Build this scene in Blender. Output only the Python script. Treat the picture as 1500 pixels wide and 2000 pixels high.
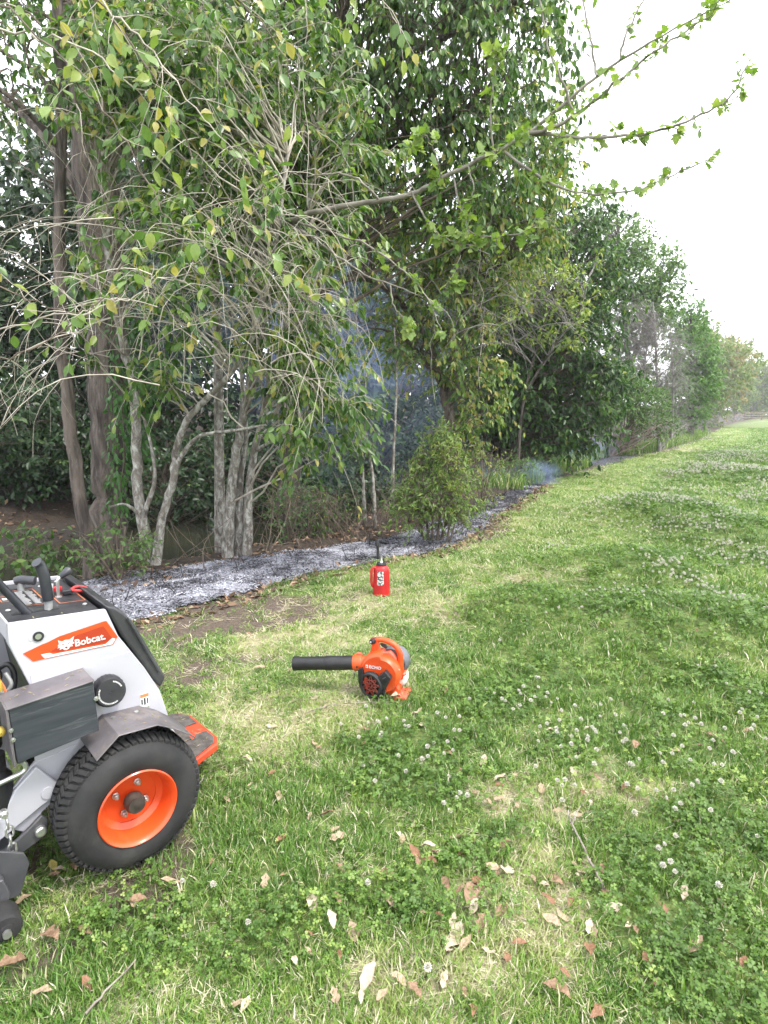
import bpy, bmesh, math, random
import numpy as np
from mathutils import Vector, Matrix, Euler

for o in list(bpy.data.objects):
    bpy.data.objects.remove(o)
SC = bpy.context.scene
COL = SC.collection
R_ = math.radians

# ------------------------------------------------------------------ camera
FOCAL, EYE = 1200.0, 1.6            # focal length in photo pixels (1500 wide), eye height in metres
PITCH = math.atan(200 / FOCAL)
cam_d = bpy.data.cameras.new('camera')
cam_d.sensor_fit = 'HORIZONTAL'
cam_d.sensor_width = 36
cam_d.lens = 36 * FOCAL / 1500
cam_d.clip_start = 0.05
cam_d.clip_end = 2000
cam = bpy.data.objects.new('camera', cam_d)
cam.location = (0, 0, EYE)
cam.rotation_euler = (math.pi / 2 - PITCH, 0, 0)
COL.objects.link(cam)
SC.camera = cam

# ------------------------------------------------------------------ bright overcast sky
SUN_EL, SUN_AZ = R_(58), R_(118)     # azimuth clockwise from +Y (straight ahead)
W = bpy.data.worlds.new('World')
SC.world = W
W.use_nodes = True
nt = W.node_tree
nt.nodes.clear()
sky = nt.nodes.new('ShaderNodeTexSky')
sky.sky_type = 'NISHITA'
sky.sun_disc = False
sky.sun_elevation = SUN_EL
sky.sun_rotation = SUN_AZ
sky.air_density = 1.0
sky.dust_density = 3.0
tc = nt.nodes.new('ShaderNodeTexCoord')
cn = nt.nodes.new('ShaderNodeTexNoise')
cn.inputs['Scale'].default_value = 2.2
cn.inputs['Detail'].default_value = 5
nt.links.new(tc.outputs['Generated'], cn.inputs['Vector'])
cr = nt.nodes.new('ShaderNodeValToRGB')
cr.color_ramp.elements[0].position = 0.3
cr.color_ramp.elements[0].color = (0.84, 0.87, 0.94, 1)
cr.color_ramp.elements[1].position = 0.7
cr.color_ramp.elements[1].color = (1.0, 1.0, 1.0, 1)
nt.links.new(cn.outputs['Fac'], cr.inputs['Fac'])
cl = nt.nodes.new('ShaderNodeVectorMath')
cl.operation = 'SCALE'
cl.inputs['Scale'].default_value = 9.5          # radiance of the cloud deck, in sky-texture units
nt.links.new(cr.outputs['Color'], cl.inputs[0])
mx = nt.nodes.new('ShaderNodeMix')
mx.data_type = 'RGBA'
mx.inputs['Factor'].default_value = 0.85
nt.links.new(sky.outputs['Color'], mx.inputs['A'])
nt.links.new(cl.outputs['Vector'], mx.inputs['B'])
bg = nt.nodes.new('ShaderNodeBackground')
bg.inputs['Strength'].default_value = 0.135
nt.links.new(mx.outputs['Result'], bg.inputs['Color'])
wo = nt.nodes.new('ShaderNodeOutputWorld')
nt.links.new(bg.outputs['Background'], wo.inputs['Surface'])

sun_d = bpy.data.lights.new('sun', 'SUN')
sun_d.energy = 1.5
sun_d.angle = R_(11)
sun_d.color = (1.0, 0.95, 0.87)
sun = bpy.data.objects.new('sun', sun_d)
to_sun = Vector((math.sin(SUN_AZ) * math.cos(SUN_EL), math.cos(SUN_AZ) * math.cos(SUN_EL), math.sin(SUN_EL)))
sun.rotation_euler = to_sun.to_track_quat('Z', 'Y').to_euler()
COL.objects.link(sun)

VS = SC.view_settings
VS.view_transform = 'Standard'
VS.look = 'None'
VS.gamma = 1
VS.use_curve_mapping = False
VS.exposure = 1.55
SC.cycles.max_bounces = 4
SC.cycles.diffuse_bounces = 2
SC.cycles.glossy_bounces = 2
SC.cycles.transmission_bounces = 2
SC.cycles.volume_bounces = 0
SC.cycles.use_denoising = True
SC.cycles.use_adaptive_sampling = True
SC.cycles.adaptive_threshold = 0.03
SC.cycles.caustics_reflective = False
SC.cycles.caustics_refractive = False

# ------------------------------------------------------------------ helpers
def ray(px, py):
    u = (px - 750) / FOCAL
    w = (1000 - py) / FOCAL
    return np.array([u, math.cos(PITCH) + w * math.sin(PITCH), -math.sin(PITCH) + w * math.cos(PITCH)])

def at(px, py, Y):
    d = ray(px, py)
    return np.array([0, 0, EYE]) + d * (Y / d[1])

def G(px, py, z=0.0):
    d = ray(px, py)
    return np.array([0, 0, EYE]) + d * ((z - EYE) / d[2])

def _hash(x, y, seed):
    h = (x.astype(np.int64) * 374761393 + y.astype(np.int64) * 668265263 + seed * 974634777) & 0xffffffff
    h = ((h ^ (h >> 13)) * 1274126177) & 0xffffffff
    return ((h ^ (h >> 16)) & 0xffffff) / float(0xffffff)

def vnoise(x, y, seed=0):
    x = np.asarray(x, float); y = np.asarray(y, float)
    xi = np.floor(x); yi = np.floor(y)
    fx = x - xi; fy = y - yi
    fx = fx * fx * (3 - 2 * fx); fy = fy * fy * (3 - 2 * fy)
    a = _hash(xi, yi, seed); b = _hash(xi + 1, yi, seed)
    c = _hash(xi, yi + 1, seed); d = _hash(xi + 1, yi + 1, seed)
    return (a * (1 - fx) + b * fx) * (1 - fy) + (c * (1 - fx) + d * fx) * fy

def fbm(x, y, seed=0, octv=4):
    s = 0.0; a = 0.5; t = 0.0
    for k in range(octv):
        s = s + a * vnoise(x, y, seed + k * 17); t += a
        x = np.asarray(x) * 2.03 + 11.3; y = np.asarray(y) * 2.03 - 7.1; a *= 0.55
    return s / t

def ss(a, b, x):
    t = np.clip((np.asarray(x, float) - a) / (b - a), 0, 1)
    return t * t * (3 - 2 * t)

def mesh_np(name, V, F, mat=None, smooth=False, attrs=None):
    """F: (m,k) array, or a list of such arrays with different k."""
    if isinstance(F, np.ndarray):
        F = [F]
    F = [f for f in F if len(f)]
    me = bpy.data.meshes.new(name)
    V = np.ascontiguousarray(V, dtype=np.float32)
    me.vertices.add(len(V))
    me.vertices.foreach_set('co', V.ravel())
    loops = np.concatenate([f.ravel() for f in F]).astype(np.int32)
    tot = np.concatenate([np.full(len(f), f.shape[1]) for f in F])
    start = np.concatenate([[0], np.cumsum(tot)[:-1]]).astype(np.int32)
    me.loops.add(len(loops))
    me.loops.foreach_set('vertex_index', loops)
    me.polygons.add(len(tot))
    me.polygons.foreach_set('loop_start', start)
    if smooth:
        me.polygons.foreach_set('use_smooth', np.ones(len(tot), dtype=bool))
    me.update(calc_edges=True)
    for k, v in (attrs or {}).items():
        a = me.attributes.new(k, 'FLOAT', 'POINT')
        a.data.foreach_set('value', np.ascontiguousarray(v, dtype=np.float32))
    if mat:
        me.materials.append(mat)
    return me

def obj(name, me, parent=None, loc=None, rot=None):
    o = bpy.data.objects.new(name, me)
    COL.objects.link(o)
    if parent is not None:
        o.parent = parent
    if loc is not None:
        o.location = loc
    if rot is not None:
        o.rotation_euler = rot
    return o

def tag(o, label=None, cat=None, group=None, kind=None):
    if label: o['label'] = label
    if cat: o['category'] = cat
    if group: o['group'] = group
    if kind: o['kind'] = kind
    return o

def thing(name, label, cat, loc=(0, 0, 0), rz=0.0, group=None):
    o = obj(name, None, None, loc, (0, 0, rz))
    o.empty_display_size = 0.1
    return tag(o, label, cat, group)

class MB:
    """collects shapes, builds ONE mesh"""
    def __init__(s):
        s.V = []; s.F = []
    def add(s, V, F):
        b = len(s.V)
        s.V.extend([tuple(map(float, v)) for v in V])
        s.F.extend([tuple(b + i for i in f) for f in F])
        return s
    def box(s, c, size, M=None):
        x, y, z = [k / 2 for k in size]
        V = [Vector((sx * x, sy * y, sz * z)) for sx in (-1, 1) for sy in (-1, 1) for sz in (-1, 1)]
        if M is not None:
            V = [M @ v for v in V]
        V = [v + Vector(c) for v in V]
        return s.add(V, [(0, 1, 3, 2), (4, 6, 7, 5), (0, 4, 5, 1), (2, 3, 7, 6), (0, 2, 6, 4), (1, 5, 7, 3)])
    def prism(s, poly, y0, y1, f=None):
        """poly in (x,z), extruded along y"""
        f = f or (lambda x, y, z: (x, y, z))
        n = len(poly)
        V = [f(x, y0, z) for x, z in poly] + [f(x, y1, z) for x, z in poly]
        F = [tuple(range(n)), tuple(range(2 * n - 1, n - 1, -1))]
        F += [(i, n + i, n + (i + 1) % n, (i + 1) % n) for i in range(n)]
        return s.add(V, F)
    def tube(s, pts, r, n=8, cap=True, closed=False):
        pts = [Vector(p) for p in pts]
        if not hasattr(r, '__len__'):
            r = [r] * len(pts)
        m = len(pts); V = []; up = None
        for i, p in enumerate(pts):
            if closed:
                t = pts[(i + 1) % m] - pts[i - 1]
            else:
                t = pts[min(i + 1, m - 1)] - pts[max(i - 1, 0)]
            t.normalize()
            if up is None:
                up = t.orthogonal().normalized()
            up = (up - t * up.dot(t))
            up = up.normalized() if up.length > 1e-6 else t.orthogonal().normalized()
            q = t.cross(up)
            for k in range(n):
                a = 2 * math.pi * k / n
                V.append(p + (up * math.cos(a) + q * math.sin(a)) * r[i])
        F = []
        for i in range(m if closed else m - 1):
            j = (i + 1) % m
            for k in range(n):
                F.append((i * n + k, i * n + (k + 1) % n, j * n + (k + 1) % n, j * n + k))
        if cap and not closed:
            F.append(tuple(range(n - 1, -1, -1)))
            F.append(tuple((m - 1) * n + k for k in range(n)))
        return s.add(V, F)
    def lathe(s, prof, c, axis, n=32, fr=None, cap=True):
        """prof: (r, h) along axis from c"""
        ax = Vector(axis).normalized()
        u = ax.orthogonal().normalized() if abs(ax.z) > .9 else Vector((0, 0, 1)).cross(ax).normalized()
        w = ax.cross(u); V = []
        for r, h in prof:
            for k in range(n):
                a = 2 * math.pi * k / n
                rr = r * (fr(a, h) if fr else 1)
                V.append(Vector(c) + ax * h + (u * math.cos(a) + w * math.sin(a)) * rr)
        m = len(prof)
        F = [(i * n + k, i * n + (k + 1) % n, (i + 1) * n + (k + 1) % n, (i + 1) * n + k) for i in range(m - 1) for k in range(n)]
        if cap:
            F.append(tuple(range(n - 1, -1, -1)))
            F.append(tuple((m - 1) * n + k for k in range(n)))
        return s.add(V, F)
    def build(s, name, mat, parent=None, bevel=0, smooth=False, seg=2):
        me = bpy.data.meshes.new(name)
        me.from_pydata(s.V, [], s.F)
        bm = bmesh.new(); bm.from_mesh(me)
        bmesh.ops.remove_doubles(bm, verts=bm.verts, dist=1e-6)
        bmesh.ops.recalc_face_normals(bm, faces=bm.faces)
        bm.to_mesh(me); bm.free()
        if smooth or bevel:
            me.polygons.foreach_set('use_smooth', np.ones(len(me.polygons), dtype=bool))
            me.set_sharp_from_angle(angle=R_(38))
        me.materials.append(mat)
        o = obj(name, me, parent)
        if bevel:
            b = o.modifiers.new('bevel', 'BEVEL')
            b.width = bevel; b.segments = seg; b.limit_method = 'ANGLE'; b.angle_limit = R_(30)
        return o

def tubes_np(polys, sides=6):
    """many polylines -> one tube mesh (V, F)"""
    VV = []; FF = []; base = 0
    ang = np.linspace(0, 2 * np.pi, sides, endpoint=False)
    ca, sa = np.cos(ang)[None, :, None], np.sin(ang)[None, :, None]
    for P, r in polys:
        n = len(P)
        t = np.empty_like(P)
        t[1:-1] = P[2:] - P[:-2]; t[0] = P[1] - P[0]; t[-1] = P[-1] - P[-2]
        t /= np.linalg.norm(t, axis=1)[:, None] + 1e-9
        ref = np.array([0.31, 0.92, 0.22]) if abs(t[0] @ np.array([0.31, 0.92, 0.22])) < .85 else np.array([0.95, -0.2, 0.22])
        u = np.cross(t, ref); u /= np.linalg.norm(u, axis=1)[:, None] + 1e-9
        w = np.cross(t, u)
        V = P[:, None, :] + (u[:, None, :] * ca + w[:, None, :] * sa) * np.asarray(r)[:, None, None]
        VV.append(V.reshape(-1, 3))
        i = np.arange(n - 1)[:, None] * sides; k = np.arange(sides)[None, :]; k2 = (k + 1) % sides
        F = np.stack([i + k, i + k2, i + sides + k2, i + sides + k], -1).reshape(-1, 4) + base
        FF.append(F)
        base += n * sides
    return np.concatenate(VV), np.concatenate(FF)

def smooth_line(pts, n=6, rad=None):
    """Catmull-Rom through pts (k,3); returns denser line (and radii)"""
    P = np.asarray(pts, float)
    Q = np.vstack([2 * P[0] - P[1], P, 2 * P[-1] - P[-2]])
    out = []; rr = []
    for i in range(1, len(Q) - 2):
        for t in np.linspace(0, 1, n, endpoint=False):
            a, b, c, d = Q[i - 1], Q[i], Q[i + 1], Q[i + 2]
            out.append(.5 * (2 * b + (c - a) * t + (2 * a - 5 * b + 4 * c - d) * t * t + (3 * b - a - 3 * c + d) * t ** 3))
            if rad is not None:
                rr.append(rad[i - 1] * (1 - t) + rad[i] * t)
    out.append(P[-1])
    if rad is not None:
        rr.append(rad[-1])
        return np.array(out), np.array(rr)
    return np.array(out)

# ------------------------------------------------------------------ materials
def _new(name):
    m = bpy.data.materials.new(name)
    m.use_nodes = True
    t = m.node_tree
    return m, t, t.nodes['Principled BSDF'], t.nodes['Material Output']

def rgb(c): return (c[0], c[1], c[2], 1)

def ramp(t, stops, fac):
    r = t.nodes.new('ShaderNodeValToRGB')
    el = r.color_ramp.elements
    while len(el) < len(stops):
        el.new(0.5)
    for e, (p, c) in zip(el, stops):
        e.position = p; e.color = rgb(c)
    t.links.new(fac, r.inputs['Fac'])
    return r.outputs['Color']

def noise(t, vec, scale, detail=5, rough=0.55, dist=0.0):
    n = t.nodes.new('ShaderNodeTexNoise')
    n.inputs['Scale'].default_value = scale
    n.inputs['Detail'].default_value = detail
    n.inputs['Roughness'].default_value = rough
    n.inputs['Distortion'].default_value = dist
    if vec is not None:
        t.links.new(vec, n.inputs['Vector'])
    return n.outputs['Fac']

def mixc(t, f, a, b):
    n = t.nodes.new('ShaderNodeMix')
    n.data_type = 'RGBA'
    for key, v in (('Factor', f), ('A', a), ('B', b)):
        s = n.inputs[key]
        if hasattr(v, 'is_output'):
            t.links.new(v, s)
        elif key == 'Factor':
            s.default_value = v
        else:
            s.default_value = rgb(v)
    return n.outputs['Result']

def mth(t, op, a, b=None, clamp=False):
    n = t.nodes.new('ShaderNodeMath'); n.operation = op; n.use_clamp = clamp
    for i, v in enumerate((a, b)):
        if v is None: continue
        if hasattr(v, 'is_output'): t.links.new(v, n.inputs[i])
        else: n.inputs[i].default_value = v
    return n.outputs[0]

def bump(t, p, h, strength, dist):
    b = t.nodes.new('ShaderNodeBump')
    b.inputs['Strength'].default_value = strength
    b.inputs['Distance'].default_value = dist
    t.links.new(h, b.inputs['Height'])
    t.links.new(b.outputs['Normal'], p.inputs['Normal'])

def ocoord(t, stretch=(1, 1, 1), world=False):
    if world:
        g = t.nodes.new('ShaderNodeNewGeometry'); v = g.outputs['Position']
    else:
        g = t.nodes.new('ShaderNodeTexCoord'); v = g.outputs['Object']
    m = t.nodes.new('ShaderNodeMapping')
    m.inputs['Scale'].default_value = stretch
    t.links.new(v, m.inputs['Vector'])
    return m.outputs['Vector']

def mat(name, c1, c2=None, rough=.55, metal=0.0, scale=8, stretch=(1, 1, 1), bmp=0.0, bscale=None, bdist=.01,
        lo=.38, hi=.62, dirt=None, coat=0.0, world=False, rvar=0.12):
    m, t, p, out = _new(name)
    v = ocoord(t, stretch, world)
    p.inputs['Metallic'].default_value = metal
    p.inputs['Coat Weight'].default_value = coat
    n1 = noise(t, v, scale, 6)
    col = ramp(t, [(lo, c1), (hi, c2 or c1)], n1)
    if dirt:
        dc, amt, dsc = dirt
        n2 = noise(t, v, dsc, 8, .65, .4)
        f = ramp(t, [(1 - amt - .12, (0, 0, 0)), (1 - amt + .12, (1, 1, 1))], n2)
        col = mixc(t, f, col, dc)
    t.links.new(col, p.inputs['Base Color'])
    rn = mth(t, 'ADD', mth(t, 'MULTIPLY', noise(t, v, scale * 2.7, 4), rvar * 2), rough - rvar)
    t.links.new(rn, p.inputs['Roughness'])
    if bmp:
        bump(t, p, noise(t, v, bscale or scale * 3, 6, .6), bmp, bdist)
    return m

def leaf_mat(name, stops, trans=.35, rough=.42, tr_tint=(1.25, 1.35, .6), attr='tint', inst=False, add=None, spec=.5):
    m, t, p, out = _new(name)
    a = t.nodes.new('ShaderNodeAttribute'); a.attribute_name = attr
    if inst: a.attribute_type = 'INSTANCER'
    fac = a.outputs['Fac']
    if add:
        b = t.nodes.new('ShaderNodeAttribute'); b.attribute_name = add
        fac = mth(t, 'ADD', fac, b.outputs['Fac'])
    col = ramp(t, stops, fac)
    v = ocoord(t, world=True)
    n = noise(t, v, 60, 3)
    hs = t.nodes.new('ShaderNodeHueSaturation')
    t.links.new(col, hs.inputs['Color'])
    t.links.new(mth(t, 'ADD', mth(t, 'MULTIPLY', n, .5), .75), hs.inputs['Value'])
    col = hs.outputs['Color']
    t.links.new(col, p.inputs['Base Color'])
    p.inputs['Roughness'].default_value = rough
    p.inputs['Specular IOR Level'].default_value = spec
    tr = t.nodes.new('ShaderNodeBsdfTranslucent')
    vm = t.nodes.new('ShaderNodeVectorMath'); vm.operation = 'MULTIPLY'
    t.links.new(col, vm.inputs[0]); vm.inputs[1].default_value = tr_tint
    t.links.new(vm.outputs['Vector'], tr.inputs['Color'])
    ms = t.nodes.new('ShaderNodeMixShader')
    ms.inputs['Fac'].default_value = trans
    t.links.new(p.outputs['BSDF'], ms.inputs[1])
    t.links.new(tr.outputs['BSDF'], ms.inputs[2])
    t.links.new(ms.outputs['Shader'], out.inputs['Surface'])
    return m
# ================================================================== TERRAIN
rng = np.random.default_rng(11)
# line where the lawn ends and the burnt strip begins (x, y)
EDGE = np.array([(-14, -8), (-8.5, -2.6), (-5.0, .9), (-3.2, 2.85), (-1.95, 4.35), (-1.62, 4.75), (-1.25, 5.15), (-.78, 5.75), (.05, 6.45), (.62, 6.85),
                 (1.15, 7.7), (1.62, 8.9), (2.68, 11.3), (4.3, 14.6), (6.9, 18.4), (9.6, 22.2), (15, 30), (23, 43), (36, 65), (52, 90), (75, 125), (150, 235), (330, 480)], float)
EDGE_L = smooth_line(np.column_stack([EDGE, np.zeros(len(EDGE))]), 8)[:, :2]

def sdist(x, y):
    """signed distance to the edge, > 0 on the wood's side"""
    x = np.asarray(x, float).ravel(); y = np.asarray(y, float).ravel()
    if len(x) <= 16:
        A_ = EDGE_L[:-1]; D_ = EDGE_L[1:] - A_; L2 = (D_ ** 2).sum(1)
        px_ = x[:, None] - A_[None, :, 0]; py_ = y[:, None] - A_[None, :, 1]
        tt_ = np.clip((px_ * D_[:, 0] + py_ * D_[:, 1]) / L2, 0, 1)
        qx = px_ - tt_ * D_[:, 0]; qy = py_ - tt_ * D_[:, 1]
        q = np.hypot(qx, qy); k = q.argmin(1); r_ = np.arange(len(x))
        sg = np.where((D_[k, 0] * qy[r_, k] - D_[k, 1] * qx[r_, k]) >= 0, 1, -1)
        return q[r_, k] * sg, np.zeros(len(x))
    best = np.full(len(x), 1e9); sg = np.ones(len(x)); al = np.zeros(len(x)); acc = 0.0
    for a, b in zip(EDGE_L[:-1], EDGE_L[1:]):
        d = b - a; L = math.hypot(*d)
        t = np.clip(((x - a[0]) * d[0] + (y - a[1]) * d[1]) / (L * L), 0, 1)
        qx = x - (a[0] + t * d[0]); qy = y - (a[1] + t * d[1])
        q = np.hypot(qx, qy)
        m = q < best
        best[m] = q[m]
        sg[m] = np.sign(d[0] * qy - d[1] * qx)[m]
        al[m] = (acc + t * L)[m]
        acc += L
    return best * np.where(sg >= 0, 1, -1), al

def gauss(x, y, lst):
    s = np.zeros_like(np.asarray(x, float))
    for (cx, cy, rx, ry, w) in lst:
        s = s + w * np.exp(-((x - cx) / rx) ** 2 - ((y - cy) / ry) ** 2)
    return s

def gp(px, py, rx, ry, w):
    p = G(px, py); return (p[0], p[1], rx, ry, w)

CLOVER = [gp(1280, 1010, .95, 1.1, 1.3), gp(1210, 1130, .9, .8, 1.1), gp(1350, 1240, .8, .5, 1.0), gp(1440, 1060, .8, 1.2, 1.2), gp(1000, 1200, .45, .35, .8), gp(1430, 930, 1.2, 2.2, 1.0), gp(1480, 900, 2, 3, 1.0),
          gp(720, 1500, .42, .28, .95), gp(900, 1420, .45, .28, .9), gp(1050, 1350, .5, .3, .9), gp(1420, 1400, .45, .35, 1.2), gp(1380, 1740, .26, .2, 1.2), gp(1400, 1600, .3, .2, .6), gp(480, 1840, .25, .14, .8),
          gp(250, 1800, .25, .15, .5), gp(800, 1800, .2, .14, .4), gp(1150, 905, .9, 1.2, .6)]
DRY = [gp(560, 1380, .5, .35, .7), gp(480, 1480, .4, .3, .5), gp(980, 1560, .35, .22, .8), gp(1060, 1720, .28, .2, 1.0), gp(1000, 1850, .3, .12, .7), gp(740, 1190, 1.0, .5, .55), gp(560, 1250, .6, .35, .6), gp(1010, 1140, .5, .5, .4),
       gp(1150, 1460, .25, .2, .4), gp(700, 1900, .3, .15, .4), gp(170, 1780, .3, .15, .5), gp(1300, 1550, .3, .15, .5), gp(870, 1115, .6, .5, .4), gp(1270, 880, 2, 2.0, .8), gp(1000, 1010, .5, 1.5, .35)]
DIRT = [gp(380, 1215, .5, .4, 1.7), gp(520, 1200, .5, .25, 1.5), gp(650, 1170, .4, .2, .6), gp(360, 1320, .3, .3, .7), (-.9, 1.75, .35, .3, .5), (-1.3, 2.0, .6, .5, .7), gp(880, 1070, .25, .3, .8), gp(950, 1030, .2, .6, .7), gp(520, 1290, .25, .2, .5),
        gp(1280, 880, 1.3, 1.4, .6)]

def lawn_maps(x, y, s):
    strip = ss(-2.3, -1.5, s) * ss(3.0, 5.0, y)
    clover = gauss(x, y, CLOVER) + .75 * ss(.47, .62, fbm(x * .9, y * .9, 5)) * ss(-.2, .7, x + .15 * (y - 2)) * (1 - strip) + .35 * ss(.5, .62, fbm(x * 2.2, y * 2.2, 9)) * (1 - strip)
    clover = np.clip(clover * (1 - .8 * strip) * (.35 + 1.1 * ss(.36, .6, fbm(x * 3.3, y * 3.3, 19, 3))) + .45 * gauss(x, y, CLOVER[:7]), 0, 1.4)
    dry = 1.5 * gauss(x, y, DRY) + 1.7 * (fbm(x * 1.7, y * 1.7, 31) - .45) - .12 * strip * ss(6, 9, y)
    dry = dry + .8 * (fbm(x * 7, y * 7, 77, 3) - .5)
    dry = np.clip(dry - .5 * clover, 0, 1)
    dirt = gauss(x, y, DIRT) + .8 * ss(-.5, -.02, s) * ss(.36, .6, fbm(x * 2.2, y * 2.2, 3)) + .5 * ss(.64, .75, fbm(x * 1.3, y * 1.3, 13)) * ss(-4.5, -2, s)
    dirt = np.clip(dirt * ss(.28, .62, fbm(x * 5, y * 5, 41) + .12 * dirt) * 1.35 - .5 * clover, 0, 1)
    return clover, dry, dirt

def height(x, y, s=None, full=False):
    shp = np.shape(x)
    x = np.asarray(x, float).ravel(); y = np.asarray(y, float).ravel()
    if s is None:
        s, _ = sdist(x, y)
    n = fbm(x * .35, y * .35, 2) - .5
    far_shore = 7.4 + 1.6 * n + 1.2 * np.exp(-((x + 4.2) / 1.5) ** 2) * (y > 5)
    z = -.06 * ss(.3, 1.6, s) - 1.2 * ss(1.75, 3.4, s) + 2.0 * ss(far_shore - .7, far_shore + 4.5, s) + .07 * np.clip(s - 12, 0, 40)
    z = z + .05 * (fbm(x * .8, y * .8, 8) - .5) * ss(-.5, 1.2, s) * 3 + .10 * (fbm(x * 3.1, y * 3.1, 21) - .5) * ss(.6, 1.5, s)
    # lawn: faint undulation and low clover mounds
    c = gauss(x, y, CLOVER[:7])
    z = z + (.03 * (fbm(x * .5, y * .5, 4) - .5) * ss(3, 6, np.hypot(x, y)) + .2 * np.clip(c, 0, 1.2)) * ss(.2, -.6, s)
    z = z + .012 * (fbm(x * 4, y * 4, 14) - .5)
    return z.reshape(shp)

def H1(x, y):
    return float(height(np.array([x]), np.array([y]))[0])

def axis(lo, a, b, hi, d, g):
    v = list(np.arange(a, b, d)); st = d
    while v[-1] < hi:
        st *= g; v.append(v[-1] + st)
    st = d
    while v[0] > lo:
        st *= g; v.insert(0, v[0] - st)
    return np.array(v)

gx = axis(-110, -7, 8, 240, .11, 1.085)
gy = axis(-40, .4, 15, 250, .11, 1.07)
X, Y = np.meshgrid(gx, gy)
S, _ = sdist(X, Y)
Z = height(X, Y, S)
cl_, dr_, di_ = lawn_maps(X.ravel(), Y.ravel(), S)
nx, ny = len(gx), len(gy)
i = (np.arange(ny - 1)[:, None] * nx + np.arange(nx - 1)[None, :]).ravel()
F = np.stack([i, i + 1, i + nx + 1, i + nx], -1)

m_ground, t, p, out = _new('lawn_and_bank_soil')
v = ocoord(t, world=True)
def fattr(t, n):
    a = t.nodes.new('ShaderNodeAttribute'); a.attribute_name = n; return a.outputs['Fac']
fine = noise(t, v, 38, 6, .65); mid = noise(t, v, 6, 5, .6); fib = noise(t, v, 130, 3, .6)
green = ramp(t, [(.3, (.05, .085, .019)), (.5, (.11, .16, .038)), (.7, (.21, .24, .075))], fine)
straw = ramp(t, [(.3, (.19, .155, .10)), (.5, (.34, .29, .195)), (.68, (.50, .44, .325))], fib)
soil = ramp(t, [(.3, (.05, .036, .026)), (.55, (.105, .078, .058)), (.72, (.19, .15, .115))], fine)
litter = ramp(t, [(.32, (.014, .011, .008)), (.5, (.034, .024, .016)), (.62, (.07, .044, .028)), (.74, (.036, .044, .016))], noise(t, v, 22, 6, .7))
mud = ramp(t, [(.35, (.016, .013, .011)), (.65, (.036, .030, .025))], fine)
c = mixc(t, ramp(t, [(.35, (0, 0, 0)), (.65, (1, 1, 1))], mth(t, 'ADD', mth(t, 'MULTIPLY', fattr(t, 'dry'), .8), mth(t, 'MULTIPLY', mth(t, 'SUBTRACT', mid, .35), .8))), green, straw)
c = mixc(t, ramp(t, [(.3, (0, 0, 0)), (.6, (1, 1, 1))], fattr(t, 'dirt')), c, soil)
c = mixc(t, fattr(t, 'bank'), c, litter)
c = mixc(t, fattr(t, 'mud'), c, mud)
t.links.new(c, p.inputs['Base Color'])
p.inputs['Roughness'].default_value = .9
bump(t, p, fine, .8, .03)
bank = ss(-.12, .25, S + .25 * (fbm(X.ravel() * 3, Y.ravel() * 3, 51) - .5))
mudv = ss(-.55, -.85, Z.ravel()) * ss(1, 2, S)
ground = obj('ground', mesh_np('ground', np.stack([X.ravel(), Y.ravel(), Z.ravel()], -1), F, m_ground, True,
             dict(clover=cl_, dry=dr_, dirt=di_, bank=bank, mud=mudv)))
tag(ground, 'grassy lawn falling to a creek bank beside the wood', None, None, 'structure')

# ------------------------------------------------------------------ creek
m_water, t, p, out = _new('murky_creek_water')
v = ocoord(t, world=True)
t.links.new(ramp(t, [(.35, (.022, .026, .016)), (.65, (.045, .045, .027))], noise(t, v, 1.2, 4)), p.inputs['Base Color'])
p.inputs['Roughness'].default_value = .12
bump(t, p, noise(t, v, 7, 3), .12, .02)
nrm = np.gradient(EDGE_L, axis=0)
nrm = np.stack([-nrm[:, 1], nrm[:, 0]], -1)
nrm /= np.linalg.norm(nrm, axis=1)[:, None]
k0, k1 = 4, 104
# one big sheet at water level: the banks rise through it
wx = np.arange(-16, 14.1, 1.0); wy = np.arange(-4, 40.1, 1.0)
WX, WY = np.meshgrid(wx, wy)
ws, _ = sdist(WX, WY)
i = (np.arange(len(wy) - 1)[:, None] * len(wx) + np.arange(len(wx) - 1)[None, :]).ravel()
WF = np.stack([i, i + 1, i + len(wx) + 1, i + len(wx)], -1)
WF = WF[(ws[WF] > .8).any(1) & (ws[WF] < 11.5).any(1)]
V = np.stack([WX.ravel(), WY.ravel(), np.full(WX.size, -.93)], -1)
creek = obj('creek_water', mesh_np('creek_water', V, WF, m_water))
tag(creek, 'still murky brown creek behind the tree trunks', None, None, 'structure')

# ------------------------------------------------------------------ burnt strip: sheet of ash and char over the soil
def ash_mask(al, s, x, y):
    w = 1.5 + .4 * (fbm(al * .7, al * 0 + 3, 61) - .5) - .75 * ss(6.0, 9.0, y) - .25 * ss(11, 13, y)
    w = w + .5 * np.exp(-((y - 4.9) / .8) ** 2)
    w = np.where((y > 13.6) & (y < 17.2), -.3, w)
    w = np.where((y >= 17.2), .9 * ss(17.2, 18.2, y) * ss(22.4, 20.8, y) - .05, w)
    edge = np.minimum(s, w - s) + .22 * (fbm(x * 4.5, y * 4.5, 71) - .5) + .1 * (fbm(x * 16, y * 16, 72) - .5)
    return edge
AL = np.concatenate([[0], np.cumsum(np.hypot(*np.diff(EDGE_L, axis=0).T))])
a0 = np.interp(3.0, EDGE_L[:, 1], AL); a1 = np.interp(23.5, EDGE_L[:, 1], AL)
us = np.arange(a0, a1, .045); vs = np.arange(-.2, 1.75, .045)
U, Vv = np.meshgrid(us, vs)
ex = np.interp(U, AL, EDGE_L[:, 0]); ey = np.interp(U, AL, EDGE_L[:, 1])
nxx = np.interp(U, AL, nrm[:, 0]); nyy = np.interp(U, AL, nrm[:, 1])
ln = np.hypot(nxx, nyy)
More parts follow.
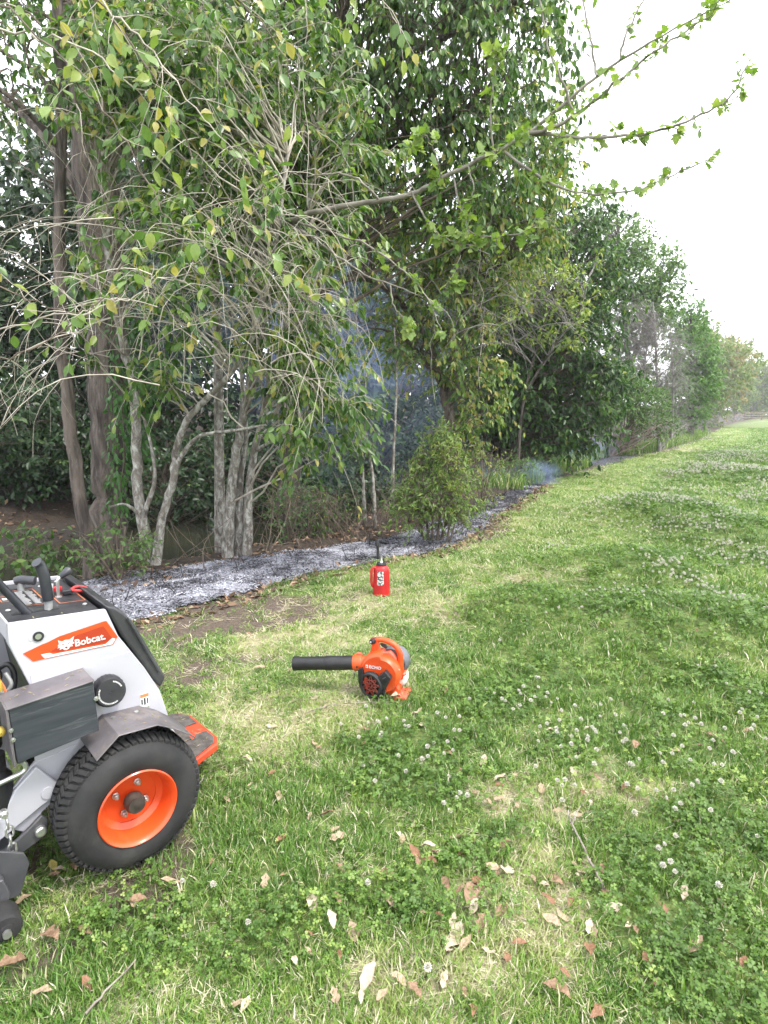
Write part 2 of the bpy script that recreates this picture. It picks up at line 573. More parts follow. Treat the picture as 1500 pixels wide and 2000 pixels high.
AX = ex + nxx / ln * Vv; AY = ey + nyy / ln * Vv
s_, al_ = sdist(AX, AY)
am = ash_mask(al_, s_, AX.ravel(), AY.ravel())
AZ = height(AX, AY, s_).ravel() + .008 + .03 * (fbm(AX.ravel() * 9, AY.ravel() * 9, 81) - .3)
nu, nv = len(us), len(vs)
i = (np.arange(nv - 1)[:, None] * nu + np.arange(nu - 1)[None, :]).ravel()
F = np.stack([i, i + 1, i + nu + 1, i + nu], -1)
F = F[(am[F] > 0).all(1)]
m_ash, t, p, out = _new('ash_and_char')
v = ocoord(t, world=True)
n1 = noise(t, v, 3.0, 5, .6, .6); n2 = noise(t, v, 26, 7, .72, .5); n3 = noise(t, v, 90, 3, .6)
f = mth(t, 'ADD', mth(t, 'MULTIPLY', n2, .75), mth(t, 'MULTIPLY', n1, .55))
colr = ramp(t, [(.45, (.01, .01, .014)), (.55, (.035, .035, .045)), (.61, (.14, .14, .17)), (.68, (.32, .325, .38)), (.82, (.52, .53, .60))], f)
colr = mixc(t, ramp(t, [(.52, (0, 0, 0)), (.66, (1, 1, 1))], n3), colr, (.012, .012, .014))
sep = t.nodes.new('ShaderNodeSeparateXYZ'); t.links.new(v, sep.inputs[0])
mr = t.nodes.new('ShaderNodeMapRange'); mr.inputs['From Min'].default_value = 7.6; mr.inputs['From Max'].default_value = 11.0; mr.inputs['To Max'].default_value = .8
t.links.new(sep.outputs['Y'], mr.inputs['Value'])           # further along the strip has charred but not yet turned to ash
colr = mixc(t, mr.outputs['Result'], colr, (.02, .02, .024))
t.links.new(colr, p.inputs['Base Color'])
p.inputs['Roughness'].default_value = .95
bump(t, p, n2, 1.0, .04)
ash = obj('burnt_strip', mesh_np('burnt_strip', np.stack([AX.ravel(), AY.ravel(), AZ], -1), F, m_ash, True))
tag(ash, 'burnt strip of white ash and black char', None, None, 'structure')

# ------------------------------------------------------------------ scatter with geometry nodes (grass, clover, straw: nobody could count them)
def proto_collection(name, meshes):
    c = bpy.data.collections.new(name)
    for k, me in enumerate(meshes):
        o = bpy.data.objects.new('%s_%02d' % (name, k), me)
        c.objects.link(o)
    return c

def scatter(name, P, rot, scl, idx, tint, coll, label, hgt=None):
    me = mesh_np(name, P, np.zeros((0, 3), int) if False else [np.zeros((0, 3), int)]) if False else bpy.data.meshes.new(name)
    me.vertices.add(len(P))
    me.vertices.foreach_set('co', np.ascontiguousarray(P, dtype=np.float32).ravel())
    def va(n, typ, key, arr, dt):
        a = me.attributes.new(n, typ, 'POINT'); a.data.foreach_set(key, np.ascontiguousarray(arr, dtype=dt).ravel())
    va('rot', 'FLOAT_VECTOR', 'vector', rot, np.float32)
    if np.ndim(scl) == 1:
        scl = np.stack([scl, scl, scl if hgt is None else hgt], -1)
    va('scl', 'FLOAT_VECTOR', 'vector', scl, np.float32)
    va('idx', 'INT', 'value', idx, np.int32)
    va('tint', 'FLOAT', 'value', tint, np.float32)
    o = obj(name, me)
    tree = bpy.data.node_groups.new(name, 'GeometryNodeTree')
    tree.interface.new_socket('Geometry', in_out='INPUT', socket_type='NodeSocketGeometry')
    tree.interface.new_socket('Geometry', in_out='OUTPUT', socket_type='NodeSocketGeometry')
    N = tree.nodes
    gi = N.new('NodeGroupInput'); go = N.new('NodeGroupOutput')
    ci = N.new('GeometryNodeCollectionInfo')
    ci.inputs['Collection'].default_value = coll
    ci.inputs['Separate Children'].default_value = True
    ci.inputs['Reset Children'].default_value = True
    ip = N.new('GeometryNodeInstanceOnPoints')
    ip.inputs['Pick Instance'].default_value = True
    def na(n, typ):
        a = N.new('GeometryNodeInputNamedAttribute'); a.data_type = typ; a.inputs['Name'].default_value = n
        return [s for s in a.outputs if s.enabled and s.name == 'Attribute'][0]
    e2r = N.new('FunctionNodeEulerToRotation')
    L = tree.links
    L.new(na('rot', 'FLOAT_VECTOR'), e2r.inputs[0])
    L.new(gi.outputs[0], ip.inputs['Points'])
    L.new(ci.outputs[0], ip.inputs['Instance'])
    L.new(na('idx', 'INT'), ip.inputs['Instance Index'])
    L.new(e2r.outputs[0], ip.inputs['Rotation'])
    L.new(na('scl', 'FLOAT_VECTOR'), ip.inputs['Scale'])
    L.new(ip.outputs[0], go.inputs[0])
    md = o.modifiers.new('scatter', 'NODES')
    md.node_group = tree
    tag(o, label, None, None, 'stuff')
    return o

def blade_clump(rg, n, rad, hmin, hmax, wid, lean, flat=0.0, strawp=.2):
    V = []; F = []; T = []
    for _ in range(n):
        a = rg.uniform(0, 6.283); r = rad * math.sqrt(rg.uniform())
        b = np.array([math.cos(a) * r, math.sin(a) * r, -.004])
        d = rg.uniform(0, 6.283); h = rg.uniform(hmin, hmax); ln = rg.uniform(.3, 1) * lean
        dv = np.array([math.cos(d), math.sin(d), 0]); sv = np.array([-dv[1], dv[0], 0])
        w = wid * rg.uniform(.6, 1.3) / 2
        tw = rg.normal() * .5
        sv = sv * math.cos(tw) + np.array([0, 0, math.sin(tw)])
        p1 = b + dv * h * ln * .35 + np.array([0, 0, h * .6 * (1 - flat)])
        p2 = b + dv * h * (ln * 1.0 + flat * .8) + np.array([0, 0, h * (1 - flat) * rg.uniform(.7, 1.05) + .006])
        k = len(V)
        V += [b - sv * w, b + sv * w, p1 + sv * w, p1 - sv * w, p2]
        F += [(k, k + 1, k + 2), (k, k + 2, k + 3), (k + 3, k + 2, k + 4)]
        tv = (.75 if rg.uniform() < strawp else 0) + rg.uniform(-.12, .18)
        T += [tv] * 5
    return np.array(V), np.array(F), np.array(T)

m_grass = leaf_mat('grass_blade', [(0, (.06, .14, .02)), (.2, (.12, .235, .036)), (.42, (.21, .32, .06)), (.62, (.34, .39, .14)), (.85, (.51, .45, .31)), (1, (.63, .575, .45))],
                   trans=.3, rough=.5, tr_tint=(1.1, 1.25, .6), inst=True, add='bt')
m_clover = leaf_mat('clover_leaf', [(0, (.06, .125, .02)), (.5, (.12, .215, .038)), (.8, (.19, .285, .056)), (1, (.27, .35, .085))], trans=.34, rough=.5, inst=True, add='bt')

rg = np.random.default_rng(3)
grass_protos = []
for k in range(7):
    V, F, T = blade_clump(rg, 26, .05, .018, .048, .0040, 1.0, 0, .13)
    grass_protos.append(mesh_np('blades', V, F, m_grass, False, dict(bt=T)))
thatch_protos = []
for k in range(4):
    V, F, T = blade_clump(rg, 22, .06, .02, .07, .0034, 1.2, .85, .0)
    thatch_protos.append(mesh_np('thatch', V, F, m_grass, False, dict(bt=T)))
tall_protos = []
for k in range(3):
    V, F, T = blade_clump(rg, 10, .03, .07, .15, .005, .6, 0, .12)
    tall_protos.append(mesh_np('tall_blades', V, F, m_grass, False, dict(bt=T)))

def clover_clump(rg, n, rad):
    V = []; F = []; T = []
    for _ in range(n):
        a = rg.uniform(0, 6.283); r = rad * math.sqrt(rg.uniform())
        h = rg.uniform(.02, .06) * (1.15 - .4 * r / rad)
        c0 = np.array([math.cos(a) * r, math.sin(a) * r, h])
        # stem
        k = len(V); s = .0011
        V += [(c0[0] * .6 - s, c0[1] * .6, 0), (c0[0] * .6 + s, c0[1] * .6, 0), (c0[0], c0[1], c0[2])]
        F.append((k, k + 1, k + 2)); T += [.3] * 3
        tilt = Euler((rg.normal() * .35, rg.normal() * .35, rg.uniform(0, 6.28))).to_matrix()
        L = rg.uniform(.007, .013); tv = rg.uniform(-.25, .3)
        for q in range(3):
            R3 = tilt @ Matrix.Rotation(q * 2.094, 3, 'Z')
            k = len(V)
            # heart-ish leaflet, folded a little along its midrib
            for (x, y, z) in ((0, 0, 0), (.45, -.40, .10), (.88, -.40, .07), (.92, 0, -.06), (.88, .40, .07), (.45, .40, .10)):
                u = R3 @ Vector((x * L, y * L, z * L)); V.append(tuple(c0 + np.array(u)))
            F += [(k, k + 1, k + 2), (k, k + 2, k + 3), (k, k + 3, k + 4), (k, k + 4, k + 5)]
            T += [tv] * 6
    return np.array(V), np.array(F), np.array(T)
clover_protos = []
for k in range(5):
    V, F, T = clover_clump(rg, 13, .055)
    clover_protos.append(mesh_np('clover', V, F, m_clover, False, dict(bt=T)))

def wedge(n, r0, r1, pw, rg, amax=.66):
    """random points ahead of the camera, density falling with distance as r**-pw"""
    u = rg.uniform(size=n); q = 2 - pw
    r = (r0 ** q + u * (r1 ** q - r0 ** q)) ** (1 / q) if abs(q) > 1e-3 else r0 * (r1 / r0) ** u
    a = rg.uniform(-amax, amax, n)
    # the fan starts a metre behind the camera so that a step aside still finds grass
    return r * np.sin(a), r * np.cos(a) - 1.0, np.maximum(r - 1.0, .5)

def lawn_points(n, r0, r1, pw, seed):
    rg = np.random.default_rng(seed)
    x, y, r = wedge(int(n * 1.45), r0 + .75, r1 + 1, pw, rg, .86)
    s, _ = sdist(x, y)
    c, d, e = lawn_maps(x, y, s)
    return rg, x, y, r, s, c, d, e

def emit(name, pts, coll, nproto, size, tint, label, seed, squash=1.0, tiltv=.12):
    rg = np.random.default_rng(seed)
    x, y = pts
    z = height(x, y)
    n = len(x)
    rot = np.stack([rg.normal(0, tiltv, n), rg.normal(0, tiltv, n), rg.uniform(0, 6.28, n)], -1)
    return scatter(name, np.stack([x, y, z], -1), rot, size, rg.integers(0, nproto, n), tint, coll, label, hgt=size * squash)

C_grass = proto_collection('proto_blades', grass_protos)
C_thatch = proto_collection('proto_thatch', thatch_protos)
C_tall = proto_collection('proto_tall', tall_protos)
C_clover = proto_collection('proto_clover', clover_protos)

rg, x, y, r, s, c, d, e = lawn_points(76000, 1.05, 62, 1.45, 101)
keep = (s < .03) & (rg.uniform(size=len(x)) > .93 * e) & (rg.uniform(size=len(x)) > .75 * np.clip(c, 0, 1)) & (rg.uniform(size=len(x)) > .35 * d)
x, y, r, s, c, d = [a[keep] for a in (x, y, r, s, c, d)]
sz = (.85 + .3 * rg.uniform(size=len(x))) * np.clip(.72 + r * .12, .9, 5.0)
sq = np.clip(1.5 / np.clip(.72 + r * .12, .9, 5.0), .35, 1.0) * np.where(s > -2.2, .6, 1.0)
emit('lawn_grass', (x, y), C_grass, 7, sz, np.clip(.08 + d * .5 + .16 * rg.normal(size=len(x)) + .24 * ss(-2.4, -1.6, s) * ss(5, 8, y), 0, 1), 'short patchy green lawn grass', 1, sq)

rg, x, y, r, s, c, d, e = lawn_points(36000, 1.05, 26, 1.4, 102)
keep = (s < .05) & (rg.uniform(size=len(x)) < (.2 + 1.1 * d) * (1 - .7 * ss(8, 12, y))) & (rg.uniform(size=len(x)) > .6 * e) & (rg.uniform(size=len(x)) > .8 * np.clip(c, 0, 1))
x, y, r, d = [a[keep] for a in (x, y, r, d)]
sz = (.8 + .4 * rg.uniform(size=len(x))) * np.clip(.8 + r * .1, .9, 2.6)
emit('dry_thatch', (x, y), C_thatch, 4, sz, np.clip(.72 + .25 * rg.normal(size=len(x)), .4, 1), 'pale dry straw thatch lying in the lawn', 2, .7)

rg, x, y, r, s, c, d, e = lawn_points(30000, 1.05, 36, 1.35, 103)
keep = (s < -.15) & (rg.uniform(size=len(x)) < 1.0 * c)
x, y, r, c = [a[keep] for a in (x, y, r, c)]
sz = (.8 + .35 * rg.uniform(size=len(x))) * np.clip(.8 + r * .11, .9, 3.2) * (.85 + .3 * np.clip(c, 0, 1))
emit('clover_patches', (x, y), C_clover, 5, sz, np.clip(.46 - .26 * ss(.5, 1.1, c) + .2 * rg.normal(size=len(x)), 0, 1), 'dark green clover patches spread through the lawn', 3, np.clip(1.6 / np.clip(.8 + r * .11, .9, 3.2), .55, 1))

rg, x, y, r, s, c, d, e = lawn_points(5200, 1.1, 26, 1.3, 104)
keep = (s < -.1) & (rg.uniform(size=len(x)) < .15 + .4 * np.clip(c, 0, 1)) & (s < -2.2)
x, y, r = [a[keep] for a in (x, y, r)]
emit('tall_grass_tufts', (x, y), C_tall, 3, (.7 + .5 * rg.uniform(size=len(x))) * np.clip(.8 + r * .06, .9, 1.8), np.clip(.18 + .12 * rg.normal(size=len(x)), 0, 1), 'taller loose grass blades standing among the clover', 4, .85)
# ================================================================== WOODS
# leaf templates: verts (along, across, up), faces; unit length
T_OVATE = (np.array([(0, 0, 0), (.22, -.17, .05), (.22, .17, .05), (.52, -.23, .07), (.52, .23, .07), (.8, -.12, .02), (.8, .12, .02), (1, 0, -.1), (.36, 0, -.01), (.7, 0, -.03)], float),
           np.array([(0, 1, 8), (0, 8, 2), (1, 3, 8), (8, 4, 2), (3, 9, 8), (8, 9, 4), (3, 5, 9), (9, 6, 4), (5, 7, 9), (9, 7, 6)]))
T_DIAMOND = (np.array([(0, 0, 0), (.45, -.24, .07), (.45, .24, .07), (1, 0, -.06)], float), np.array([(0, 1, 3), (0, 3, 2)]))
T_OVL = (np.array([(0, 0, 0), (.27, -.2, .06), (.64, -.2, .05), (1, 0, -.08), (.64, .2, .05), (.27, .2, .06)], float), np.array([(0, 1, 2), (0, 2, 3), (0, 3, 4), (0, 4, 5)]))
T_BROAD = (T_OVATE[0] * np.array([1, 1.35, 1.0]), T_OVATE[1])
T_SLIM = (np.array([(0, 0, 0), (.4, -.15, .05), (.4, .15, .05), (1, 0, -.12)], float), np.array([(0, 1, 3), (0, 3, 2)]))
_sy = [(0, 0), (-.02, -.22), (.10, -.50), (.22, -.30), (.40, -.46), (.50, -.58), (.56, -.30), (.78, -.22), (1.0, 0), (.78, .22), (.56, .30), (.50, .58), (.40, .46), (.22, .30), (.10, .50), (-.02, .22)]
T_LOBED = (np.array([(x, y, .10 * abs(y) - .05 * x * x) for x, y in _sy] + [(.38, 0, -.03)], float),
           np.array([(i, (i + 1) % 16, 16) for i in range(16)]))

def unit(v):
    return v / (np.linalg.norm(v, axis=-1, keepdims=True) + 1e-9)

def leaves_np(P, D, U, L, tmpl, tint):
    """P base, D axis direction, U rough up, L length"""
    TV, TF = tmpl
    D = unit(D); W = unit(np.cross(U, D)); U2 = np.cross(D, W)
    V = P[:, None] + L[:, None, None] * (TV[None, :, 0:1] * D[:, None] + TV[None, :, 1:2] * W[:, None] + TV[None, :, 2:3] * U2[:, None])
    n, k = len(P), len(TV)
    F = (TF[None] + (np.arange(n) * k)[:, None, None]).reshape(-1, 3)
    return V.reshape(-1, 3), F, np.repeat(tint, k)

M_bark_dark = mat('bark_dark_ridged', (.045, .036, .03), (.12, .10, .085), .9, 0, 5, (3, 3, .6), .9, 12, .03)
M_bark_grey = mat('bark_grey_furrowed', (.04, .031, .026), (.16, .13, .11), .9, 0, 4, (3, 3, .5), 1.0, 11, .04, dirt=((.22, .215, .195), .32, 12))
M_bark_lichen = mat('bark_pale_lichen', (.10, .085, .07), (.19, .17, .145), .85, 0, 7, (1.4, 1.4, .7), .6, 30, .008, dirt=((.50, .50, .455), .43, 15))
M_twig_pale = mat('twig_pale', (.30, .265, .22), (.50, .46, .39), .8, 0, 6)
M_twig_grey = mat('twig_grey', (.16, .145, .14), (.30, .28, .27), .85, 0, 6)
M_twig_brown = mat('twig_brown', (.08, .06, .045), (.17, .135, .105), .85, 0, 6)
M_limb_syc = mat('sycamore_limb', (.13, .115, .095), (.24, .22, .185), .7, 0, 4, dirt=((.45, .44, .38), .35, 7))

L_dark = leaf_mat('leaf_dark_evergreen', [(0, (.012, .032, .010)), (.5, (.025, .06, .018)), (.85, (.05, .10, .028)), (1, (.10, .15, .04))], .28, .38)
L_privet = leaf_mat('leaf_privet', [(0, (.022, .06, .014)), (.4, (.06, .14, .026)), (.7, (.14, .24, .045)), (.9, (.26, .33, .075)), (1, (.38, .34, .10))], .45, .34)
L_privet_near = leaf_mat('leaf_privet_pale', [(0, (.07, .14, .04)), (.35, (.14, .24, .06)), (.7, (.24, .33, .085)), (.88, (.36, .36, .11)), (1, (.44, .31, .12))], .42, .34)
L_syc = leaf_mat('leaf_sycamore_young', [(0, (.11, .19, .045)), (.5, (.19, .28, .065)), (1, (.29, .36, .10))], .42, .5, (1.2, 1.35, .5))
L_yellow = leaf_mat('leaf_new_growth', [(0, (.10, .17, .03)), (.5, (.22, .30, .05)), (1, (.38, .40, .09))], .42, .45)
L_mid = leaf_mat('leaf_mid_green', [(0, (.035, .085, .02)), (.5, (.09, .175, .04)), (1, (.18, .27, .07))], .38, .45)
L_bush = leaf_mat('leaf_bush', [(0, (.07, .135, .03)), (.5, (.15, .25, .05)), (1, (.31, .37, .09))], .42, .42)
L_fresh = leaf_mat('leaf_fresh_green', [(0, (.06, .14, .03)), (.5, (.11, .22, .05)), (1, (.18, .30, .08))], .42, .5)
L_pale = leaf_mat('leaf_pale_spring', [(0, (.11, .16, .06)), (.5, (.18, .24, .09)), (1, (.27, .31, .14))], .4, .6)
L_rust = leaf_mat('leaf_rusty_spring', [(0, (.20, .16, .07)), (.5, (.26, .22, .09)), (1, (.28, .28, .12))], .4, .6)
L_ivy = leaf_mat('leaf_ivy', [(0, (.03, .09, .02)), (.6, (.06, .17, .035)), (1, (.10, .24, .05))], .35, .4)

def bez(p0, p1, p2, n):
    t = np.linspace(0, 1, n)[:, None]
    return (1 - t) ** 2 * p0 + 2 * t * (1 - t) * p1 + t * t * p2

def make_tree(name, label, cat, stems, lobes, ncl, per, leaf_len, tmpl, lmat, bark, twigm=None, seed=0, cl_r=.32, droop=.5, br_r=.018,
              group=None, shell=.45, tw_n=5, sides=8, up_bias=.3, leaf_list=None, base=None, gap=.0, tshift=0.0, twigs=True):
    """stems: list of (pts, radii); lobes: list of (centre, radii, weight).
    every leaf cluster hangs on its own branch that starts at a stem"""
    rg = np.random.default_rng(seed)
    stems = [smooth_line(p, 5, r) for p, r in stems]
    b0 = np.array(base if base is not None else stems[0][0][0], float)
    root = thing(name, label, cat, tuple(b0), 0, group)
    for k, (P, r) in enumerate(stems):
        jit = rg.normal(0, .12, P.shape) * np.asarray(r)[:, None]
        stems[k] = (P + jit, r)
    st = [(P - b0, r) for P, r in stems]
    V, F = tubes_np(st, sides)
    obj('trunk', mesh_np('trunk', V, F, bark, True), root)
    SP = np.concatenate([P for P, r in stems]); SR = np.concatenate([r for P, r in stems])
    w = np.array([l[2] for l in lobes], float); w /= w.sum()
    which = rg.choice(len(lobes), ncl, p=w)
    C = np.array([lobes[k][0] for k in which]); RR = np.array([np.broadcast_to(lobes[k][1], 3) for k in which], float)
    d = unit(rg.normal(size=(ncl, 3)))
    rad = (shell + (1 - shell) * rg.uniform(size=ncl)) ** .6
    rad = rad * (.82 + .36 * vnoise(d[:, 0] * 2.2 + seed, d[:, 2] * 2.2 + d[:, 1] * 1.7, seed + 5))
    Tg = C + d * RR * rad[:, None]
    brs = []; tws = []; LP = []; LD = []; LC = []
    for k in range(ncl):
        q = Tg[k]
        hd = np.hypot(*(SP[:, :2] - q[:2]).T)
        cost = np.abs(SP[:, 2] - (q[2] - .45 * hd - .1)) + .5 * hd + .25 * rg.uniform(size=len(SP))
        j = int(cost.argmin()); p0 = SP[j]
        m = (p0 + q) / 2 + np.array([0, 0, .18 * np.linalg.norm(q - p0)]) + rg.normal(0, .12, 3) * np.linalg.norm(q - p0)
        n = 7
        B = bez(p0, m, q, n)
        B[1:-1] += rg.normal(0, .02, (n - 2, 3)) * max(.4, np.linalg.norm(q - p0))
        ln = np.linalg.norm(q - p0)
        r0 = min(SR[j] * .7, br_r * (.45 + .4 * ln))
        brs.append((B, np.linspace(r0, .003, n)))
        dirm = unit(q - p0)
        for _ in range(tw_n):
            td = unit(dirm * .6 + rg.normal(size=3) * .9 + np.array([0, 0, up_bias]))
            L = cl_r * rg.uniform(.6, 1.5)
            s0 = B[-1] if rg.uniform() < .6 else B[-2]
            e = s0 + td * L + np.array([0, 0, -droop * L * .55])
            Q = bez(s0, s0 + td * L * .55, e, 4)
            tws.append((Q, np.linspace(.0035, .0015, 4)))
            nl = max(1, int(per / tw_n * rg.uniform(.6, 1.4)))
            t = rg.uniform(.15, 1.05, nl)[:, None]
            pos = (1 - t) ** 2 * s0 + 2 * t * (1 - t) * (s0 + td * L * .55) + t * t * e
            LP.append(pos); LD.append(np.broadcast_to(unit(e - s0), (nl, 3)))
            LC.append(np.full(nl, rg.normal(0, .13)))
    V, F = tubes_np([(P - b0, r) for P, r in brs], 5)
    obj('branches', mesh_np('branches', V, F, bark if twigm is None else twigm, True), root)
    if twigs:
        V, F = tubes_np([(P - b0, r) for P, r in tws], 3)
        obj('twigs', mesh_np('twigs', V, F, twigm or bark, False), root)['kind'] = 'stuff'
    if per > 0:
        LP = np.concatenate(LP); LD = np.concatenate(LD); LC = np.concatenate(LC)
        n = len(LP)
        D = unit(LD * .6 + rg.normal(0, .55, (n, 3)) + np.array([0, 0, -droop * 1.1]))
        U = unit(rg.normal(0, .5, (n, 3)) + np.array([.1, -.6, .9]))
        L = leaf_len * rg.uniform(.6, 1.25, n)
        tint = np.clip(.42 + tshift + LC + rg.normal(0, .2, n), 0, 1)
        V, F, T = leaves_np(LP - b0, D, U, L, tmpl, tint)
        obj('crown', mesh_np('crown', V, F, lmat, False, dict(tint=T)), root)['kind'] = 'stuff'
    return root, brs, tws

def stem(pts, r0, r1, rmid=None):
    P = [at(*p) for p in pts]
    n = len(P)
    r = np.linspace(r0, r1, n) if rmid is None else np.interp(np.linspace(0, 1, n), [0, .5, 1], [r0, rmid, r1])
    P[0] = P[0].copy()
    g_ = H1(P[0][0], P[0][1])
    if P[0][2] < g_ + .45:
        P[0][2] = min(P[0][2], g_ - .05)
    return (np.array(P), list(r * np.where(np.arange(n) == 0, 1.25, 1)))

def lobe(px, py, Y, rx, ry=None, rz=None, w=None):
    ry = rx if ry is None else ry; rz = rx if rz is None else rz
    return (at(px, py, Y), (rx, ry, rz), w if w is not None else rx * rz)

# ---------------------------------------------------------------- wood beyond the creek (dark backdrop, sky between the crowns)
FAR = [  # x, y, height, crown radius, label
    (-15.5, 11.5, 7.0, 2.6, 'dense dark evergreen tree across the creek at the far left'),
    (-11.0, 14.5, 7.6, 2.4, 'tall dark tree across the creek left of the thick trunk'),
    (-8.6, 19.0, 9.5, 2.8, 'dark tree deep in the wood behind the thick trunk'),
    (-6.2, 15.2, 8.0, 2.2, 'low dark tree across the creek behind the curved pale stems'),
    (-4.2, 19.5, 12.0, 2.8, 'tall dark tree in the wood behind the twin pale stems'),
    (-1.8, 17.0, 9.0, 2.3, 'dark tree across the creek behind the blue smoke'),
    (.4, 21.5, 11.5, 2.8, 'tall dark tree in the wood behind the thin white saplings'),
    (2.6, 24.5, 9.5, 2.6, 'dark tree deep in the wood left of the dark stem clump'),
    (5.4, 27.5, 9.0, 2.6, 'dark tree deep in the wood behind the dark stem clump'),
    (-13.2, 18.5, 10.5, 2.6, 'thin crowned tree against the sky at the upper left'),
    (8.6, 32.0, 9.0, 2.8, 'dark tree behind the grey leafless thicket'),
    (-18.5, 15.5, 7.0, 3.0, 'broad dark tree in the second row at the far left'), (-15.5, 22.0, 8.6, 3.2, 'dark tree deep behind the slender trunk'), (-9.5, 26.0, 12.5, 3.6, 'dark tree deepest behind the curved pale stems'), (-4.5, 27.5, 12.5, 3.6, 'dark tree deepest behind the twin pale stems'),
    (-1.0, 29.0, 12.0, 3.6, 'dark tree deepest behind the saplings'), (4.0, 34.0, 11.5, 3.6, 'dark tree deepest behind the grey leaning trunk'), (-22.0, 24.0, 8.2, 3.6, 'dark tree in the back row at the left edge')]
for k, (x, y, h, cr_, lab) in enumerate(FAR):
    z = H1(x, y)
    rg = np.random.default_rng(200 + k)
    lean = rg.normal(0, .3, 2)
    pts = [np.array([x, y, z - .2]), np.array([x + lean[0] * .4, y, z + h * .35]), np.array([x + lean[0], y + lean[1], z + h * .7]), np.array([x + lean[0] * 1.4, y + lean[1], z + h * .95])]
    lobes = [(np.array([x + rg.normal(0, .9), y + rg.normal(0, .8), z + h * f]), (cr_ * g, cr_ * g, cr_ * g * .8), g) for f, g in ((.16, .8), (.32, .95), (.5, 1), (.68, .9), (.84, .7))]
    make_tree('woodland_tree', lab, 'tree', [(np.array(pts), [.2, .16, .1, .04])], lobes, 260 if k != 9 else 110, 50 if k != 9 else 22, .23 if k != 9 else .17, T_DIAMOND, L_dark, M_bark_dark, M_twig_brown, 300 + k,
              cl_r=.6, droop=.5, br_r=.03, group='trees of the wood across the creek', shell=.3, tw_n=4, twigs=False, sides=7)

# low understorey on the far bank
UND = [(-12.5, 11.0, 1.1), (-9.8, 12.2, 1.0), (-8.2, 12.3, 1.6), (-6.9, 13.4, 1.2), (-5.0, 13.8, 1.5), (-3.4, 15.2, 1.4), (-2.0, 14.2, 1.7), (-.4, 15.6, 1.6), (1.0, 17.2, 1.7), (2.4, 19.5, 1.8), (-10.5, 13.4, 2.0), (4.2, 22.5, 2.0), (-7.6, 12.6, .7), (-.9, 12.9, .9)]
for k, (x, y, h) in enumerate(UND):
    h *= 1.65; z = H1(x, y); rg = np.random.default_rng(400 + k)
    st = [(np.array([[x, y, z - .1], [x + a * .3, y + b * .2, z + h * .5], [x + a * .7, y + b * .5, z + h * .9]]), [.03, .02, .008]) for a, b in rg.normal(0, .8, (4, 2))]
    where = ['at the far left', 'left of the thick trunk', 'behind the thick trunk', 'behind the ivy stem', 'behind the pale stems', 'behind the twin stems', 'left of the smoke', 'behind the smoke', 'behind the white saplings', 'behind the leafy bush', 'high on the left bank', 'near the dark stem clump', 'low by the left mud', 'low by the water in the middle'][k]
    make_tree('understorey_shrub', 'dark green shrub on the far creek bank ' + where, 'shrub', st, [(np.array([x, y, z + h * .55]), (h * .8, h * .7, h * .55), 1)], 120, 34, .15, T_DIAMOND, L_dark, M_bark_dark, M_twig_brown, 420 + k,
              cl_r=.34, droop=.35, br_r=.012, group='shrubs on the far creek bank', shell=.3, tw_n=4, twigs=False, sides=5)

# ---------------------------------------------------------------- left: thick grey trunk, slender trunk
make_tree('thick_trunk_tree', 'tall tree with the thickest furrowed grey-brown trunk at left', 'tree',
          [stem([(218, 1092, 7.2), (213, 980, 7.2), (209, 850, 7.2), (208, 700, 7.2), (202, 540, 7.2), (190, 380, 7.2), (172, 220, 7.2), (158, 60, 7.2), (148, -160, 7.2), (150, -420, 7.2)], .165, .17, .23),
           stem([(190, 420, 7.2), (130, 330, 7.3), (60, 240, 7.6), (-60, 140, 8.0)], .06, .03), stem([(180, 260, 7.2), (250, 170, 7.0), (330, 60, 6.9), (380, -80, 6.8)], .07, .03)],
          [lobe(40, -120, 7.6, 1.4, 1.2, .7), lobe(330, -100, 7.0, 1.4, 1.2, .8), lobe(-80, 130, 8.2, .8, 1.0, .6, .3)], 110, 34, .10, T_OVL, L_privet, M_bark_grey, M_twig_brown, 21, sides=14, droop=.9)
make_tree('slender_tree', 'slender straight grey trunk left of the thick trunk', 'tree',
          [stem([(180, 1118, 6.0), (163, 1010, 6.0), (146, 900, 6.0), (130, 780, 6.0), (121, 650, 6.0), (116, 500, 6.0), (117, 350, 6.0), (121, 210, 6.0), (115, 80, 6.0), (105, -120, 6.0)], .068, .045),
           stem([(120, 230, 6.0), (80, 150, 5.9), (20, 110, 5.8), (-60, 60, 5.7)], .025, .012), stem([(117, 290, 6.0), (60, 225, 5.8), (-30, 150, 5.6)], .03, .015)],
          [lobe(60, 20, 6.0, .6, .6, .5), lobe(10, 140, 5.8, .4, .4, .4), lobe(180, -60, 6.0, .8, .6, .4)], 34, 26, .09, T_OVL, L_privet, M_bark_grey, M_twig_brown, 22, sides=12, droop=.8)

